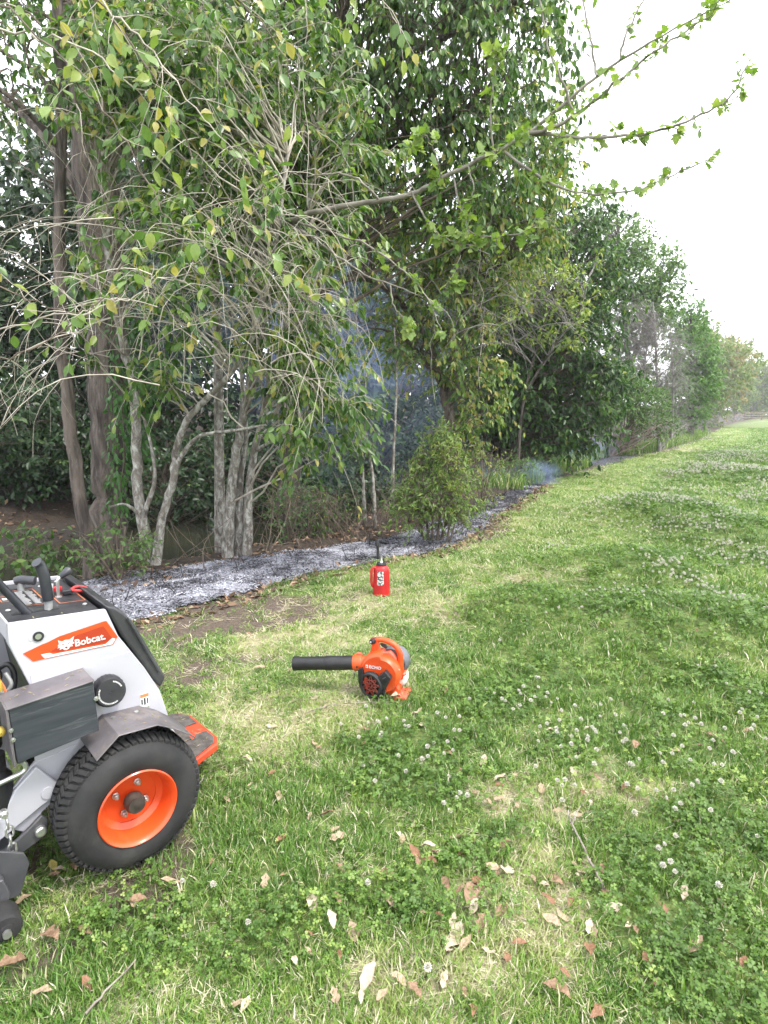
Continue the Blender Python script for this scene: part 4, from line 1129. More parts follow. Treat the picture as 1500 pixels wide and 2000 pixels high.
for (bi, f, nn, sz) in tufts:
    P = LL[0] if bi < 0 else SL[bi][0]
    k = min(len(P) - 2, int(f * (len(P) - 1))); p = P[min(k + 1, len(P) - 1)]; tdir = unit(P[k + 1] - P[k])
    sd = unit(tdir * .5 + rg.normal(0, .5, 3)); e = p + sd * rg.uniform(.04, .10)
    shoots.append((np.array([p, (p + e) / 2 + [0, 0, .01], e]), np.array([.003, .0025, .002])))
    for q in range(nn):
        a = p + (e - p) * rg.uniform(.2, 1)
        d = unit(sd * .5 + rg.normal(0, .6, 3) + [0, 0, -.15]); up = unit(rg.normal(0, .45, 3) + [0, -.35, .8])
        st_ = a + d * .02
        shoots.append((np.array([a, (a + st_) / 2, st_]), np.array([.0015, .0013, .0012])))
        if nsy < 295:
            place_leaf(syc, sy_me[rg.integers(0, 6)], st_, d, up, sz * rg.uniform(.5, 1.0), b0); nsy += 1
    for q in range(5):
        a = p + (e - p) * rg.uniform(-.6, 1.1) + rg.normal(0, .025, 3)
        small.append((a, unit(sd * .4 + rg.normal(0, .7, 3)), unit(rg.normal(0, .5, 3) + [0, -.3, .8]), sz * rg.uniform(.25, .6)))
V, F = tubes_np([(P - b0, r) for P, r in shoots], 4)
for bi, f0_, step in ((0, .15, .05), (1, .08, .035), (2, .15, .045), (-1, .62, .02), (3, .2, .12), (4, .3, .15), (5, .3, .15), (6, .2, .12), (7, .3, .08), (10, .2, .1), (11, .15, .07)):
    P = LL[0] if bi < 0 else SL[bi][0]
    for f in np.arange(f0_, 1.0, step):
        k = min(len(P) - 2, int(f * (len(P) - 1)))
        for q in range(rg.integers(1, 4)):
            a = P[k] + (P[k + 1] - P[k]) * rg.uniform() + rg.normal(0, .018, 3)
            small.append((a, unit(rg.normal(0, .7, 3) + [.2, 0, 0]), unit(rg.normal(0, .5, 3) + [0, -.35, .8]), rg.uniform(.03, .07)))
V3, F3, T3 = leaves_np(np.array([q[0] for q in small]) - b0, np.array([q[1] for q in small]), np.array([q[2] for q in small]), np.array([q[3] for q in small]), T_LOBED, rg.uniform(0, 1, len(small)))
obj('small_leaves', mesh_np('small_leaves', V3, F3, L_syc, False, dict(tint=T3)), syc)['kind'] = 'stuff'
obj('leaf_shoots', mesh_np('leaf_shoots', V, F, M_limb_syc, True), syc)['kind'] = 'stuff'

# ---------------------------------------------------------------- near privet sprays hanging into the upper left, each large leaf by itself
b0 = at(-330, 1150, 3.9); b0[2] = H1(b0[0], b0[1])
npv = thing('overhanging_privet', 'overhanging privet sprays with large pale drooping leaves at upper left', 'tree', tuple(b0))
tr = [stem([(-330, 1150, 3.9), (-320, 800, 3.9), (-290, 400, 3.9), (-230, 60, 3.8), (-120, -260, 3.7)], .05, .02)]
V, F = tubes_np([(smooth_line(P, 5, r)[0] - b0, smooth_line(P, 5, r)[1]) for P, r in tr], 9)
obj('trunk', mesh_np('trunk', V, F, M_bark_lichen, True), npv)
sprays = [[(-290, 380, 3.9), (-120, 200, 3.6), (-20, 170, 3.4), (60, 260, 3.4), (100, 420, 3.4)], [(-230, 60, 3.8), (-60, -20, 3.6), (120, 120, 3.5), (230, 260, 3.5), (330, 430, 3.5), (420, 560, 3.6)], [(-120, -260, 3.7), (60, -120, 3.6), (220, 20, 3.6), (330, 140, 3.6), (420, 260, 3.6), (500, 330, 3.6)],
          [(-230, 60, 3.8), (-100, 150, 3.6), (20, 300, 3.5), (160, 430, 3.6), (280, 520, 3.7), (400, 640, 3.8)], [(-290, 400, 3.9), (-150, 500, 3.7), (0, 560, 3.6), (130, 610, 3.6), (260, 560, 3.8)], [(-320, 800, 3.9), (-160, 700, 3.7), (0, 640, 3.7), (180, 600, 3.8), (300, 560, 3.9), (440, 470, 4.0)],
          [(-120, -260, 3.7), (180, -160, 3.7), (420, -40, 3.7), (560, 120, 3.7), (600, 300, 3.8)], [(-120, -260, 3.7), (300, -200, 3.8), (600, -120, 3.9), (720, -30, 3.9), (770, 40, 3.9)], [(-320, 700, 3.9), (-100, 720, 3.7), (20, 700, 3.7), (160, 620, 3.8), (250, 500, 3.9), (330, 480, 4.0)],
          [(-230, 60, 3.8), (0, 60, 3.7), (150, 90, 3.6), (300, 190, 3.7), (420, 190, 3.8)], [(-290, 400, 3.9), (-60, 520, 3.6), (60, 620, 3.6), (150, 760, 3.6), (180, 900, 3.7)], [(-120, -260, 3.7), (120, -60, 3.7), (260, 90, 3.8), (390, 330, 3.9), (470, 420, 4.0), (580, 560, 4.1), (620, 600, 4.1)]]
sprays = [sprays[k] for k in (1, 2, 4, 5, 6, 7, 8, 9, 11)]
lf = near_leaf_meshes(T_BROAD, L_privet_near, 'ovate_leaf', 6)
rg = np.random.default_rng(74)
spl = []; count = 0
for k, sp in enumerate(sprays):
    P, r = smooth_line([at(*q) for q in sp], 7, list(np.linspace(.007, .0018, len(sp))))
    P = P + rg.normal(0, .012, P.shape)
    V, F = tubes_np([(P - b0, r)], 6)
    obj('branch', mesh_np('branch', V, F, M_twig_pale if k % 2 else M_twig_brown, True), npv)
    n = len(P)
    for _ in range(12):
        j = rg.integers(int(n * .25), n - 1)
        d = unit(P[j] - P[j - 1] + rg.normal(0, .55, 3)); q = [P[j]]; L = rg.uniform(.12, .42)
        for i in range(5):
            d = unit(d + rg.normal(0, .2, 3) + [0, 0, -.14]); q.append(q[-1] + d * L / 5)
        q = np.array(q); spl.append((q, np.linspace(.0026, .0011, 6)))
        if k in (2, 3, 6) and rg.uniform() < .65:
            continue
        for i in (2, 3, 4, 5):
            if rg.uniform() < .3 or count >= 290: continue
            ld = unit(d * .3 + rg.normal(0, .5, 3) + [0, 0, -.6]); up = unit(rg.normal(0, .4, 3) + [.1, -1.0, .35])
            place_leaf(npv, lf[rg.integers(0, 6)], q[i], ld, up, rg.uniform(.055, .098), b0); count += 1
V, F = tubes_np([(P - b0, r) for P, r in spl], 4)
obj('twigs', mesh_np('twigs', V, F, M_twig_pale, True), npv)['kind'] = 'stuff'

# ---------------------------------------------------------------- leaf litter, dead stems, far grass at the wood's edge
def litter(name, label, pts, size, seed, lm, flat=.35):
    rg = np.random.default_rng(seed); n = len(pts)
    D = unit(np.stack([rg.normal(size=n), rg.normal(size=n), rg.normal(0, flat, n)], -1)); U = unit(rg.normal(0, .4, (n, 3)) + [0, 0, 1])
    V, F, T = leaves_np(pts, D, U, rg.uniform(.5, 1.3, n) * size, T_DIAMOND, rg.uniform(0, 1, n))
    return tag(obj(name, mesh_np(name, V, F, lm, False, dict(tint=T))), label, None, None, 'stuff')
L_brown = leaf_mat('leaf_litter_brown', [(0, (.05, .03, .02)), (.4, (.13, .075, .045)), (.75, (.24, .15, .09)), (1, (.38, .28, .19))], .1, .7, (1, .8, .6))
rg = np.random.default_rng(75)
def along(n, s0, s1, y0, y1, rg):
    a0_, a1_ = np.interp([y0, y1], EDGE_L[:, 1], AL)
    u = rg.uniform(a0_, a1_, n); q = rg.uniform(s0, s1, n)
    n0, n1 = np.interp(u, AL, nrm[:, 0]), np.interp(u, AL, nrm[:, 1]); l_ = np.hypot(n0, n1)
    x = np.interp(u, AL, EDGE_L[:, 0]) + n0 / l_ * q; y = np.interp(u, AL, EDGE_L[:, 1]) + n1 / l_ * q
    return x, y
x, y = along(1500, -.22, .08, 3.2, 13, rg)
x2, y2 = along(5200, 1.0, 3.2, 2.5, 16, rg)
x = np.concatenate([x, x2]); y = np.concatenate([y, y2])
litter('leaf_litter', 'brown fallen leaves along the burnt strip and bank', np.stack([x, y, height(x, y) + .012], -1), .075, 76, L_brown)
x, y = along(2600, 7.0, 11, 4, 22, rg)
litter('far_bank_litter', 'dead brown leaves over the muddy far bank', np.stack([x, y, height(x, y) + .02], -1), .12, 77, L_brown)
# ash flakes
m_flake_w = leaf_mat('ash_flake', [(0, (.008, .008, .01)), (.35, (.025, .025, .03)), (.55, (.20, .20, .24)), (1, (.56, .57, .63))], 0, .95)
x, y = along(70000, -.05, 1.7, 3.1, 13.6, rg)
s1, a1_ = sdist(x, y)
k = ash_mask(a1_, s1, x, y) > .0
x, y = x[k], y[k]
n = len(x)
P = np.stack([x, y, height(x, y) + .014 + .014 * rg.uniform(size=n)], -1)
D = unit(np.stack([rg.normal(size=n), rg.normal(size=n), rg.normal(0, .3, n)], -1)); U = unit(rg.normal(0, .35, (n, 3)) + [0, 0, 1])
tt = np.clip((fbm(x * 3.5, y * 3.5, 91) - .5) * 3.6 + .52 - .45 * ss(7.6, 11, y) + rg.normal(0, .22, n), 0, 1)
V, F, T = leaves_np(P, D, U, rg.uniform(.01, .034, n), T_SLIM, tt)
tag(obj('ash_flakes', mesh_np('ash_flakes', V, F, m_flake_w, False, dict(tint=T))), 'curled grey and black ash flakes on the burnt strip', None, None, 'stuff')
polys = []
x, y = along(420, .05, 1.6, 3.6, 13, rg)
s1, a1_ = sdist(x, y)
k = ash_mask(a1_, s1, x, y) > .08
for xx, yy in zip(x[k], y[k]):
    p = np.array([xx, yy, H1(xx, yy)]); d = unit(rg.normal(0, .7, 3) + [0, 0, .9]); L = rg.uniform(.05, .26); q = [p]
    for i in range(4):
        d = unit(d + rg.normal(0, .2, 3)); q.append(q[-1] + d * L / 4)
    polys.append((np.array(q), np.linspace(.004, .0015, 5) * rg.uniform(.5, 1.5)))
V, F = tubes_np(polys, 4)
tag(obj('charred_stalks', mesh_np('charred_stalks', V, F, mat('charcoal', (.008, .008, .009), (.02, .02, .022), .9, 0, 20), True)), 'short black charred stalks left standing in the ash', None, None, 'stuff')
# dead stems and thin undergrowth on the bank
polys = []
x, y = along(420, 1.0, 2.6, 5.5, 15, rg)
for xx, yy in zip(x, y):
    p = np.array([xx, yy, H1(xx, yy)]); d = unit(rg.normal(0, .5, 3) + [0, 0, 1.0]); L = rg.uniform(.25, 1.1); q = [p]
    for i in range(6):
        d = unit(d + rg.normal(0, .14, 3) + [0, 0, -.04]); q.append(q[-1] + d * L / 6)
    polys.append((np.array(q), np.linspace(.006, .0015, 7) * rg.uniform(.5, 1.4)))
V, F = tubes_np(polys, 4)
tag(obj('dead_undergrowth', mesh_np('dead_undergrowth', V, F, M_twig_brown, True)), 'dry dead stems and twigs on the near bank', None, None, 'stuff')
# rank grass along the wood's edge further off
x, y = along(1500, .2, 1.6, 12, 40, rg)
k = ~((y > 17.5) & (y < 22.2) & (sdist(x, y)[0] < .9))
x, y = x[k], y[k]
emit('rank_grass', (x, y), C_tall, 3, rg.uniform(2.0, 4.2, len(x)), np.clip(rg.normal(.22, .12, len(x)), 0, 1), 'tall rank green grass along the edge of the far trees', 5, 1.0)
# ================================================================== STAND-ON MOWER (x rearward, y away from the camera, z up)
M_white = mat('white_paint', (.40, .40, .44), (.46, .46, .50), .36, 0, 3, coat=.25, dirt=((.30, .285, .265), .27, 6))
M_black_plastic = mat('black_plastic', (.014, .014, .017), (.03, .03, .034), .5, 0, 12, dirt=((.10, .095, .09), .22, 9))
M_black_pad = mat('black_vinyl_pad', (.02, .021, .024), (.045, .046, .05), .42, 0, 5, bmp=.15, bscale=60, bdist=.002, dirt=((.11, .11, .105), .3, 7))
M_steel_dark = mat('dark_powder_steel', (.035, .04, .052), (.055, .06, .074), .38, .3, 2.5, (1, 1, 16), dirt=((.17, .175, .19), .33, 4.5), coat=.2)
M_steel_lid = mat('worn_steel_lid', (.12, .11, .12), (.19, .175, .185), .4, .3, 6, dirt=((.30, .28, .28), .25, 14))
M_fender = mat('muddy_fender', (.10, .092, .10), (.17, .155, .165), .5, .2, 7, dirt=((.26, .22, .19), .36, 9))
M_rubber = mat('tyre_rubber', (.010, .010, .011), (.024, .023, .023), .75, 0, 9, bmp=.3, bscale=40, bdist=.003, dirt=((.055, .053, .042), .3, 5))
M_orange = mat('orange_paint', (.58, .055, .008), (.66, .075, .012), .38, 0, 4, coat=.2, dirt=((.42, .12, .05), .22, 8))
M_red_edge = mat('red_orange_edge', (.50, .045, .016), (.58, .065, .024), .5, 0, 8, dirt=((.30, .16, .12), .3, 14))
M_mat_rubber = mat('rubber_mat', (.05, .043, .038), (.10, .088, .08), .85, 0, 30, bmp=.4, bscale=120, bdist=.002)
M_zinc = mat('zinc_steel', (.45, .46, .46), (.62, .62, .60), .32, .85, 12, dirt=((.25, .22, .2), .2, 30))
M_tube_grey = mat('grey_lever_tube', (.24, .25, .25), (.33, .34, .33), .45, .3, 9)
M_grip = mat('lever_grip', (.018, .02, .026), (.04, .042, .05), .34, 0, 8)
M_red_plastic = mat('red_plastic_tag', (.62, .02, .02), (.72, .04, .04), .4, 0, 6)
M_wht = mat('white_print', (.62, .62, .62), (.66, .66, .66), .5)
M_sil = mat('silver_print', (.42, .42, .43), (.5, .5, .5), .5)
M_decal_dark = mat('decal_dark_orange', (.30, .03, .010), (.36, .04, .012), .4)
M_decal_orange = mat('decal_orange', (.52, .06, .012), (.58, .075, .016), .35)
M_orange_line = mat('orange_print', (.62, .16, .05), (.68, .2, .07), .5)
M_yellow = mat('yellow_cap', (.34, .24, .03), (.42, .30, .05), .4)
M_engine = mat('engine_black', (.008, .008, .009), (.022, .022, .024), .5, .2, 9)
M_deck = mat('scuffed_deck_steel', (.05, .052, .06), (.085, .085, .092), .5, .3, 6, dirt=((.16, .15, .14), .3, 12))
M_hub = mat('hub_black_brown', (.03, .024, .02), (.07, .055, .045), .55, .2, 20)

mow = thing('stand_on_mower', 'white and orange stand-on mower cut off at the left edge', 'mower', (-.8368, 1.907, H1(-.8368, 1.907) + .004), R_(41.155))
PY = .20                                   # plane of the near side panel
def side(name, poly, y0, y1, m, parent=None, bevel=.003, seg=2):
    return MB().prism(poly, y0, y1).build(name, m, parent or mow, bevel, True, seg)

# tyre + rim
def wheel(yc, sgn, parent):
    """yc = outer face, sgn +1 when the tyre body lies towards +y"""
    w = obj('wheel', None, parent, (0, yc, .2485)); w.empty_display_size = .05
    ax = (0, sgn, 0)
    R0 = .236
    prof = [(.118, .022), (.135, .008), (.165, .003), (.192, .008), (.211, .02), (.225, .038), (R0 - .002, .062), (R0, .085), (R0, .125), (R0 - .002, .148), (.225, .172), (.211, .19), (.19, .202), (.16, .205), (.125, .19)]
    ty = MB().lathe(prof, (0, 0, 0), ax, 72, cap=False).build('tyre', M_rubber, w, 0, True)
    # tread: blocks in four rows round the carcass, joined (too small to pick apart)
    mb = MB()
    n = 60
    rows = [(.030, .062, .222, .237, .5), (.066, .098, .2365, .2375, 0), (.112, .144, .2375, .2365, .5), (.148, .180, .237, .222, 0)]
    for (h0, h1, ra, rb, ph) in rows:
        for k in range(n):
            a0 = 2 * math.pi * (k + ph * .5) / n; a1 = a0 + 2 * math.pi / n * .70
            sk = .05 if ph else -.05
            V = []
            for (h, r, da) in ((h0, ra, 0), (h1, rb, sk)):
                for rr in (r - .006, r + .0085):
                    for a in (a0 + da, a1 + da):
                        V.append((math.cos(a) * rr, h * sgn, math.sin(a) * rr))
            mb.add(V, [(0, 1, 3, 2), (4, 6, 7, 5), (0, 4, 5, 1), (2, 3, 7, 6), (0, 2, 6, 4), (1, 5, 7, 3)])
    tr_ = mb.build('tread_blocks', M_rubber, w, .0018, False); tr_['kind'] = 'stuff'
    rim = MB().lathe([(.123, .020), (.1325, .012), (.135, .004), (.131, .0), (.126, .004), (.119, .018), (.113, .045), (.108, .072), (.095, .080), (.088, .083), (.088, .088), (.062, .092), (.03, .093), (.0, .093)][::1], (0, 0, 0), ax, 64, cap=False).build('rim', M_orange, w, 0, True)
    MB().lathe([(.001, .07), (.030, .07), (.034, .062), (.034, .04), (.028, .032), (.028, .022), (.001, .02)], (0, 0, 0), ax, 28, cap=False).build('hub_cap', M_hub, w, 0, True)
    for k in range(4):
        a = R_(62 + 90 * k)
        c = (math.cos(a) * .056, .088 * sgn, math.sin(a) * .056)
        MB().lathe([(.013, 0), (.013, -.003), (.0095, -.003), (.0095, -.014), (.005, -.014), (.005, -.024), (.001, -.024)], c, ax, 6, cap=False).build('lug_nut', M_zinc, w, .0008)
    return w
wheel(0.0, 1, mow)
wheel(1.0, -1, mow)

# side panels and console
panel = [(-.298, .926), (-.001, .909), (.033, .805), (.116, .662), (.167, .556), (.19, .461), (.2, .40), (.19, .33), (.05, .34), (-.11, .40), (-.21, .42), (-.262, .43), (-.255, .711), (-.301, .861)]
sp = side('side_panel', panel, PY, PY + .006, M_white)
side('side_panel', [(x, z) for x, z in panel], .794, .80, M_white)
# folded flange of the near panel round the top and the front
fl = MB()
for (a, b) in (((-.298, .926), (-.001, .909)), ((-.301, .861), (-.298, .926)), ((-.255, .711), (-.301, .861))):
    d = Vector((b[0] - a[0], 0, b[1] - a[1])); nn = Vector((-d.z, 0, d.x)).normalized() * -.005
    w = .018 if b[1] > .87 and a[1] > .9 else .03
    fl.prism([(a[0], a[1]), (b[0], b[1]), (b[0] + nn.x, b[1] + nn.z), (a[0] + nn.x, a[1] + nn.z)], PY + .0065, PY + w)
fl.build('panel_flange', M_white, mow, .0015)
MB().prism([(-.301, .861), (-.298, .924), (-.290, .922), (-.293, .861)], .235, .79).build('console_front', M_white, mow, .002)
MB().prism([(-.25, .742), (.0, .736), (.066, .7385), (.112, .664), (.163, .556), (.186, .461), (.19, .42), (.1, .43), (-.2, .46), (-.249, .69)], PY - .003, PY - .0003).build('panel_lower_field', M_white, sp, .0025)
# console deck
deckp = MB().prism([(-.286, .912), (-.004, .896), (-.004, .886), (-.286, .90)], .222, .79).build('console_deck', M_black_plastic, mow, .003)
def deck_z(x): return .912 - (x + .286) * .0567 + .0012
def plate(name, x0, x1, y0, y1, m, lift=.0006, parent=None):
    mb = MB()
    V = [(x0, y0, deck_z(x0) + lift), (x1, y0, deck_z(x1) + lift), (x1, y1, deck_z(x1) + lift), (x0, y1, deck_z(x0) + lift)]
    V += [(a, b, c - .0012) for a, b, c in V]
    mb.add(V, [(0, 1, 2, 3), (7, 6, 5, 4), (0, 4, 5, 1), (1, 5, 6, 2), (2, 6, 7, 3), (3, 7, 4, 0)])
    return mb.build(name, m, parent or mow)
def outline(name, x0, x1, y0, y1, w, m):
    mb = MB()
    for (a, b, c, d) in ((x0, x1, y0, y0 + w), (x0, x1, y1 - w, y1), (x0, x0 + w, y0 + w, y1 - w), (x1 - w, x1, y0 + w, y1 - w)):
        V = [(a, c, deck_z(a) + .0012), (b, c, deck_z(b) + .0012), (b, d, deck_z(b) + .0012), (a, d, deck_z(a) + .0012)]
        mb.add(V, [(0, 1, 2, 3)])
    return mb.build(name, m, mow)
lg = plate('instruction_decal', -.205, -.135, .43, .66, M_decal_dark if False else M_engine)
mb = MB(); rr = random.Random(4)
for r_i in range(13):
    y0 = .445 + r_i * .016
    for x0 in (-.2, -.168):
        xw = rr.uniform(.018, .028)
        V = [(x0, y0, deck_z(x0) + .0016), (x0 + xw, y0, deck_z(x0 + xw) + .0016), (x0 + xw, y0 + .006, deck_z(x0 + xw) + .0016), (x0, y0 + .006, deck_z(x0) + .0016)]
        mb.add(V, [(0, 1, 2, 3)])
mb.build('print_lines', M_sil, mow)
outline('orange_outline', -.208, -.132, .425, .668, .0035, M_orange_line)
outline('orange_outline', -.10, -.012, .40, .52, .003, M_orange_line)
outline('orange_outline', -.262, -.226, .52, .60, .003, M_orange_line)
plate('white_decal', -.252, -.238, .55, .575, M_wht)
plate('control_slot', -.262, -.118, .338, .356, M_engine)
plate('control_slot', -.20, -.13, .69, .706, M_engine)
for (x, y) in ((-.262, .40), (-.1, .69), (-.03, .345), (-.262, .74), (-.03, .74)):
    MB().lathe([(.009, 0), (.009, .003), (.006, .0055), (.001, .0055)], (x, y, deck_z(x)), (0, 0, 1), 14, cap=False).build('bolt', M_zinc, mow, 0, True)
# levers
def lever(name, pts, r, m, n=12): return MB().tube(smooth_line([np.array(p) for p in pts], 5), r, n).build(name, m, mow, 0, True)
lever('steering_lever', [(-.205, .346, .89), (-.245, .34, .955), (-.286, .335, 1.02), (-.335, .32, 1.10), (-.39, .30, 1.12)], .014, M_grip)
l2 = lever('lever_tube', [(-.152, .35, .885), (-.147, .35, .915), (-.147, .35, .945)], .013, M_tube_grey)
lever('lever_grip', [(-.147, .35, .938), (-.149, .35, .98), (-.153, .35, 1.03), (-.162, .35, 1.066), (-.172, .345, 1.08)], .0185, M_grip)
lever('lever_tube', [(-.172, .66, .89), (-.172, .66, .94)], .013, M_tube_grey)
lever('lever_grip', [(-.185, .67, .945), (-.172, .66, .95), (-.15, .645, .948), (-.128, .63, .944)], .017, M_grip)
lever('throttle_lever', [(-.082, .49, .885), (-.082, .49, .93), (-.080, .49, .965), (-.066, .495, .982)], .006, M_zinc, 8)
MB().lathe([(.001, -.004), (.009, -.004), (.013, .012), (.0165, .032), (.013, .042), (.001, .044)], (-.068, .495, .979), (.85, .1, .5), 16, cap=False).build('throttle_knob', M_grip, mow, 0, True)
MB().lathe([(.012, 0), (.012, .004), (.001, .004)], (-.082, .49, deck_z(-.08)), (0, 0, 1), 14, cap=False).build('lever_washer', M_zinc, mow)
lever('choke_lever', [(-.09, .54, .89), (-.092, .54, .92), (-.088, .545, .945)], .005, M_zinc, 8)
MB().lathe([(.001, 0), (.016, 0), (.016, .014), (.001, .016)], (-.07, .55, .912), (0, 0, 1), 14, cap=False).build('key_switch', M_red_plastic, mow, .001)
MB().box((-.045, .52, .909), (.034, .026, .018)).build('key_connector', M_black_plastic, mow, .003)
lever('red_lanyard', [(-.03, .525, .912), (-.012, .53, .92), (.012, .525, .916), (.028, .512, .906), (.02, .50, .902), (.0, .503, .908), (-.028, .515, .912)], .0055, M_red_plastic, 8)

# operator cushion
cp = [(-.004, .925), (.03, .912), (.058, .886), (.097, .826), (.192, .603), (.170, .566), (.148, .60), (.112, .675), (.045, .80), (.004, .905)]
cush = MB().prism(cp, PY - .004, .80).build('thigh_pad', M_black_pad, mow, .016, True, 4)
lever('pad_seam', [(.064, PY - .012, .868), (.094, PY - .012, .80), (.13, PY - .012, .715), (.165, PY - .012, .635)], .004, M_black_pad, 8)

# orange decal, print and emblem
dec = MB().prism([(-.264, .819), (-.205, .836), (-.19, .8385), (-.155, .850), (-.010, .869), (-.003, .868), (.030, .803), (.013, .778), (-.238, .785)], PY - .0022, PY - .0002).build('name_decal', M_decal_orange, mow)
MB().prism([(-.185, .806), (-.10, .8415), (-.015, .853), (.012, .803), (.0, .792), (-.17, .798)], PY - .0030, PY - .0023).build('decal_field', M_decal_dark, dec)
MB().prism([(-.214, .803), (-.189, .802), (-.178, .7945), (-.012, .7865), (.012, .803), (.0225, .7975), (.010, .7805), (-.204, .7865)], PY - .0036, PY - .0031).build('decal_swoosh', M_wht, dec)
def text(body, name, loc, rot, size, m, parent, bold=.0, xs=1.0, align='LEFT'):
    c = bpy.data.curves.new(name, 'FONT')
    c.body = body; c.size = size; c.extrude = .0004; c.offset = bold; c.align_x = align
    c.materials.append(m)
    o = obj(name, c, parent, loc, rot)
    o.scale = (xs, 1, 1)
    bpy.context.view_layer.update()
    me = bpy.data.meshes.new_from_object(o.evaluated_get(bpy.context.evaluated_depsgraph_get()))
    o2 = obj(name, me, parent, loc, rot); o2.scale = (xs, 1, 1)
    bpy.data.objects.remove(o)
    return o2
text('Bobcat.', 'lettering', (-.111, PY - .0042, .8035), (math.pi / 2, R_(-1.0), 0), .034, M_wht, dec, .0006, .98)
cx, cz, k = -.137, .8205, .00052
def cp2(L): return [(cx + x * k, cz + z * k) for x, z in L]
head = [(-45, 34), (-40, 8), (-50, -4), (-40, -8), (-52, -18), (-36, -18), (-40, -32), (-22, -26), (-14, -38), (0, -42), (14, -36), (22, -24), (40, -26), (34, -12), (52, -8), (40, 4), (50, 38), (24, 22), (0, 26), (-22, 20)]
MB().prism(cp2(head), PY - .0042, PY - .0032).build('cat_emblem', M_wht, dec)
for L in ([(-26, 4), (-8, -2), (-10, -7), (-24, -2)], [(26, 6), (8, -2), (10, -7), (24, 0)], [(-10, -22), (0, -18), (10, -22), (4, -32), (-4, -32)]):
    MB().prism(cp2(L), PY - .0047, PY - .0042).build('emblem_mark', M_decal_dark, dec)
# latch ring and plugs
MB().lathe([(.010, -.001), (.0165, -.001), (.0165, .004), (.010, .004), (.010, -.001)], (-.216, PY, .865), (0, -1, 0), 24, cap=False).build('latch_ring', M_black_plastic, mow)
MB().lathe([(.0095, 0), (.0095, .003), (.001, .003)], (-.216, PY, .865), (0, -1, 0), 18, cap=False).build('latch_screw', M_zinc, mow)
for x, z in ((-.237, .862), (-.193, .866)):
    MB().lathe([(.0075, 0), (.0075, .0015), (.001, .0018)], (x, PY, z), (0, -1, 0), 16, cap=False).build('panel_plug', M_sil, mow)
# fuel cap
def scal(a, h): return 1 + (.045 * (math.cos(a * 12) ** 2) if h < .045 else .0)
cap_o = MB().lathe([(.001, -.005), (.048, -.005), (.052, .0), (.053, .035), (.052, .05), (.047, .056), (.001, .057)], (-.02, PY - .002, .622), (-.05, -1, .12), 72, scal, cap=False).build('fuel_cap', M_black_plastic, mow, 0, True)
axv = Vector((-.05, -1, .12)).normalized(); uu = Vector((0, 0, 1)).cross(axv).normalized(); vv = axv.cross(uu)
mb = MB(); rr = random.Random(8)
for arc in ((R_(150), R_(300)), (R_(20), R_(70))):
    a = arc[0]
    while a < arc[1]:
        da = rr.uniform(.05, .10)
        V = []
        for r_, a_ in ((.036, a), (.041, a), (.041, a + da), (.036, a + da)):
            V.append(Vector((-.02, PY - .002, .622)) + axv * .0576 + (uu * math.cos(a_) + vv * math.sin(a_)) * r_)
        mb.add(V, [(0, 1, 2, 3)]); a += da + .045
mb.build('cap_print', M_wht, cap_o)
# warning sticker
stk = MB().box((.108, PY - .0038, .538), (.032, .001, .054)).build('warning_sticker', M_wht, mow)
MB().box((.108, PY - .0046, .556), (.03, .0006, .012)).build('sticker_band', M_orange_line, stk)
for x, w, h in ((.098, .005, .02), (.108, .006, .026), (.118, .004, .022)):
    MB().box((x, PY - .0046, .533), (w, .0006, h)).build('sticker_mark', M_engine, stk)

# steel box hung on the near side
bx = [(-.338, .700), (-.094, .7175), (-.088, .54), (-.330, .516)]
box_o = MB().prism(bx, .072, PY - .004).build('steel_box', M_steel_dark, mow, .003)
MB().prism([(-.342, .7045), (-.092, .7225), (-.0915, .7185), (-.3415, .7005)], .064, PY - .001).build('box_lid', M_steel_lid, mow, .001)
MB().prism([(-.347, .703), (-.3395, .703), (-.3325, .512), (-.340, .512)], .068, PY - .004).build('box_end_strap', M_steel_lid, mow, .001)
for (x, z) in ((-.090, .655), (-.338, .632), (-.335, .60)):
    MB().lathe([(.008, 0), (.008, .004), (.005, .004), (.005, .009), (.001, .009)], (x, .072, z), (0, -1, 0), 6, cap=False).build('box_bolt', M_zinc, mow)
# inner tank side behind, body shell so that one cannot look through
MB().prism([(-.24, .885), (-.02, .875), (.11, .64), (.17, .44), (.16, .34), (-.20, .43), (-.23, .70)], PY + .02, .78).build('inner_shell', M_engine, mow)

# fender over the near wheel: bent plate
fp = [(-.118, .470), (-.100, .487), (-.045, .532), (.085, .524), (.145, .487), (.205, .435), (.235, .40)]
mb = MB(); n = len(fp)
y_in = PY - .001; th = .005
outer = [.015, .012, .012, .012, .015, .03, .06]
V = [(x, outer[i], z) for i, (x, z) in enumerate(fp)] + [(x, y_in, z) for x, z in fp] + [(x, outer[i], z - th) for i, (x, z) in enumerate(fp)] + [(x, y_in, z - th) for x, z in fp]
F = []
for i in range(n - 1):
    F += [(i, i + 1, n + i + 1, n + i), (2 * n + i + 1, 2 * n + i, 3 * n + i, 3 * n + i + 1), (i + 1, i, 2 * n + i, 2 * n + i + 1), (n + i, n + i + 1, 3 * n + i + 1, 3 * n + i)]
F += [(0, n, 3 * n, 2 * n), (n - 1, 3 * n - 1, 4 * n - 1, 2 * n - 1)]
mb.add(V, F).build('fender', M_fender, mow, .002)
for x, z in ((-.02, .5312), (.06, .526)):
    MB().lathe([(.008, 0), (.008, .002), (.005, .003), (.001, .003)], (x, .15, z), (0, 0, 1), 14, cap=False).build('fender_rivet', M_zinc, mow)

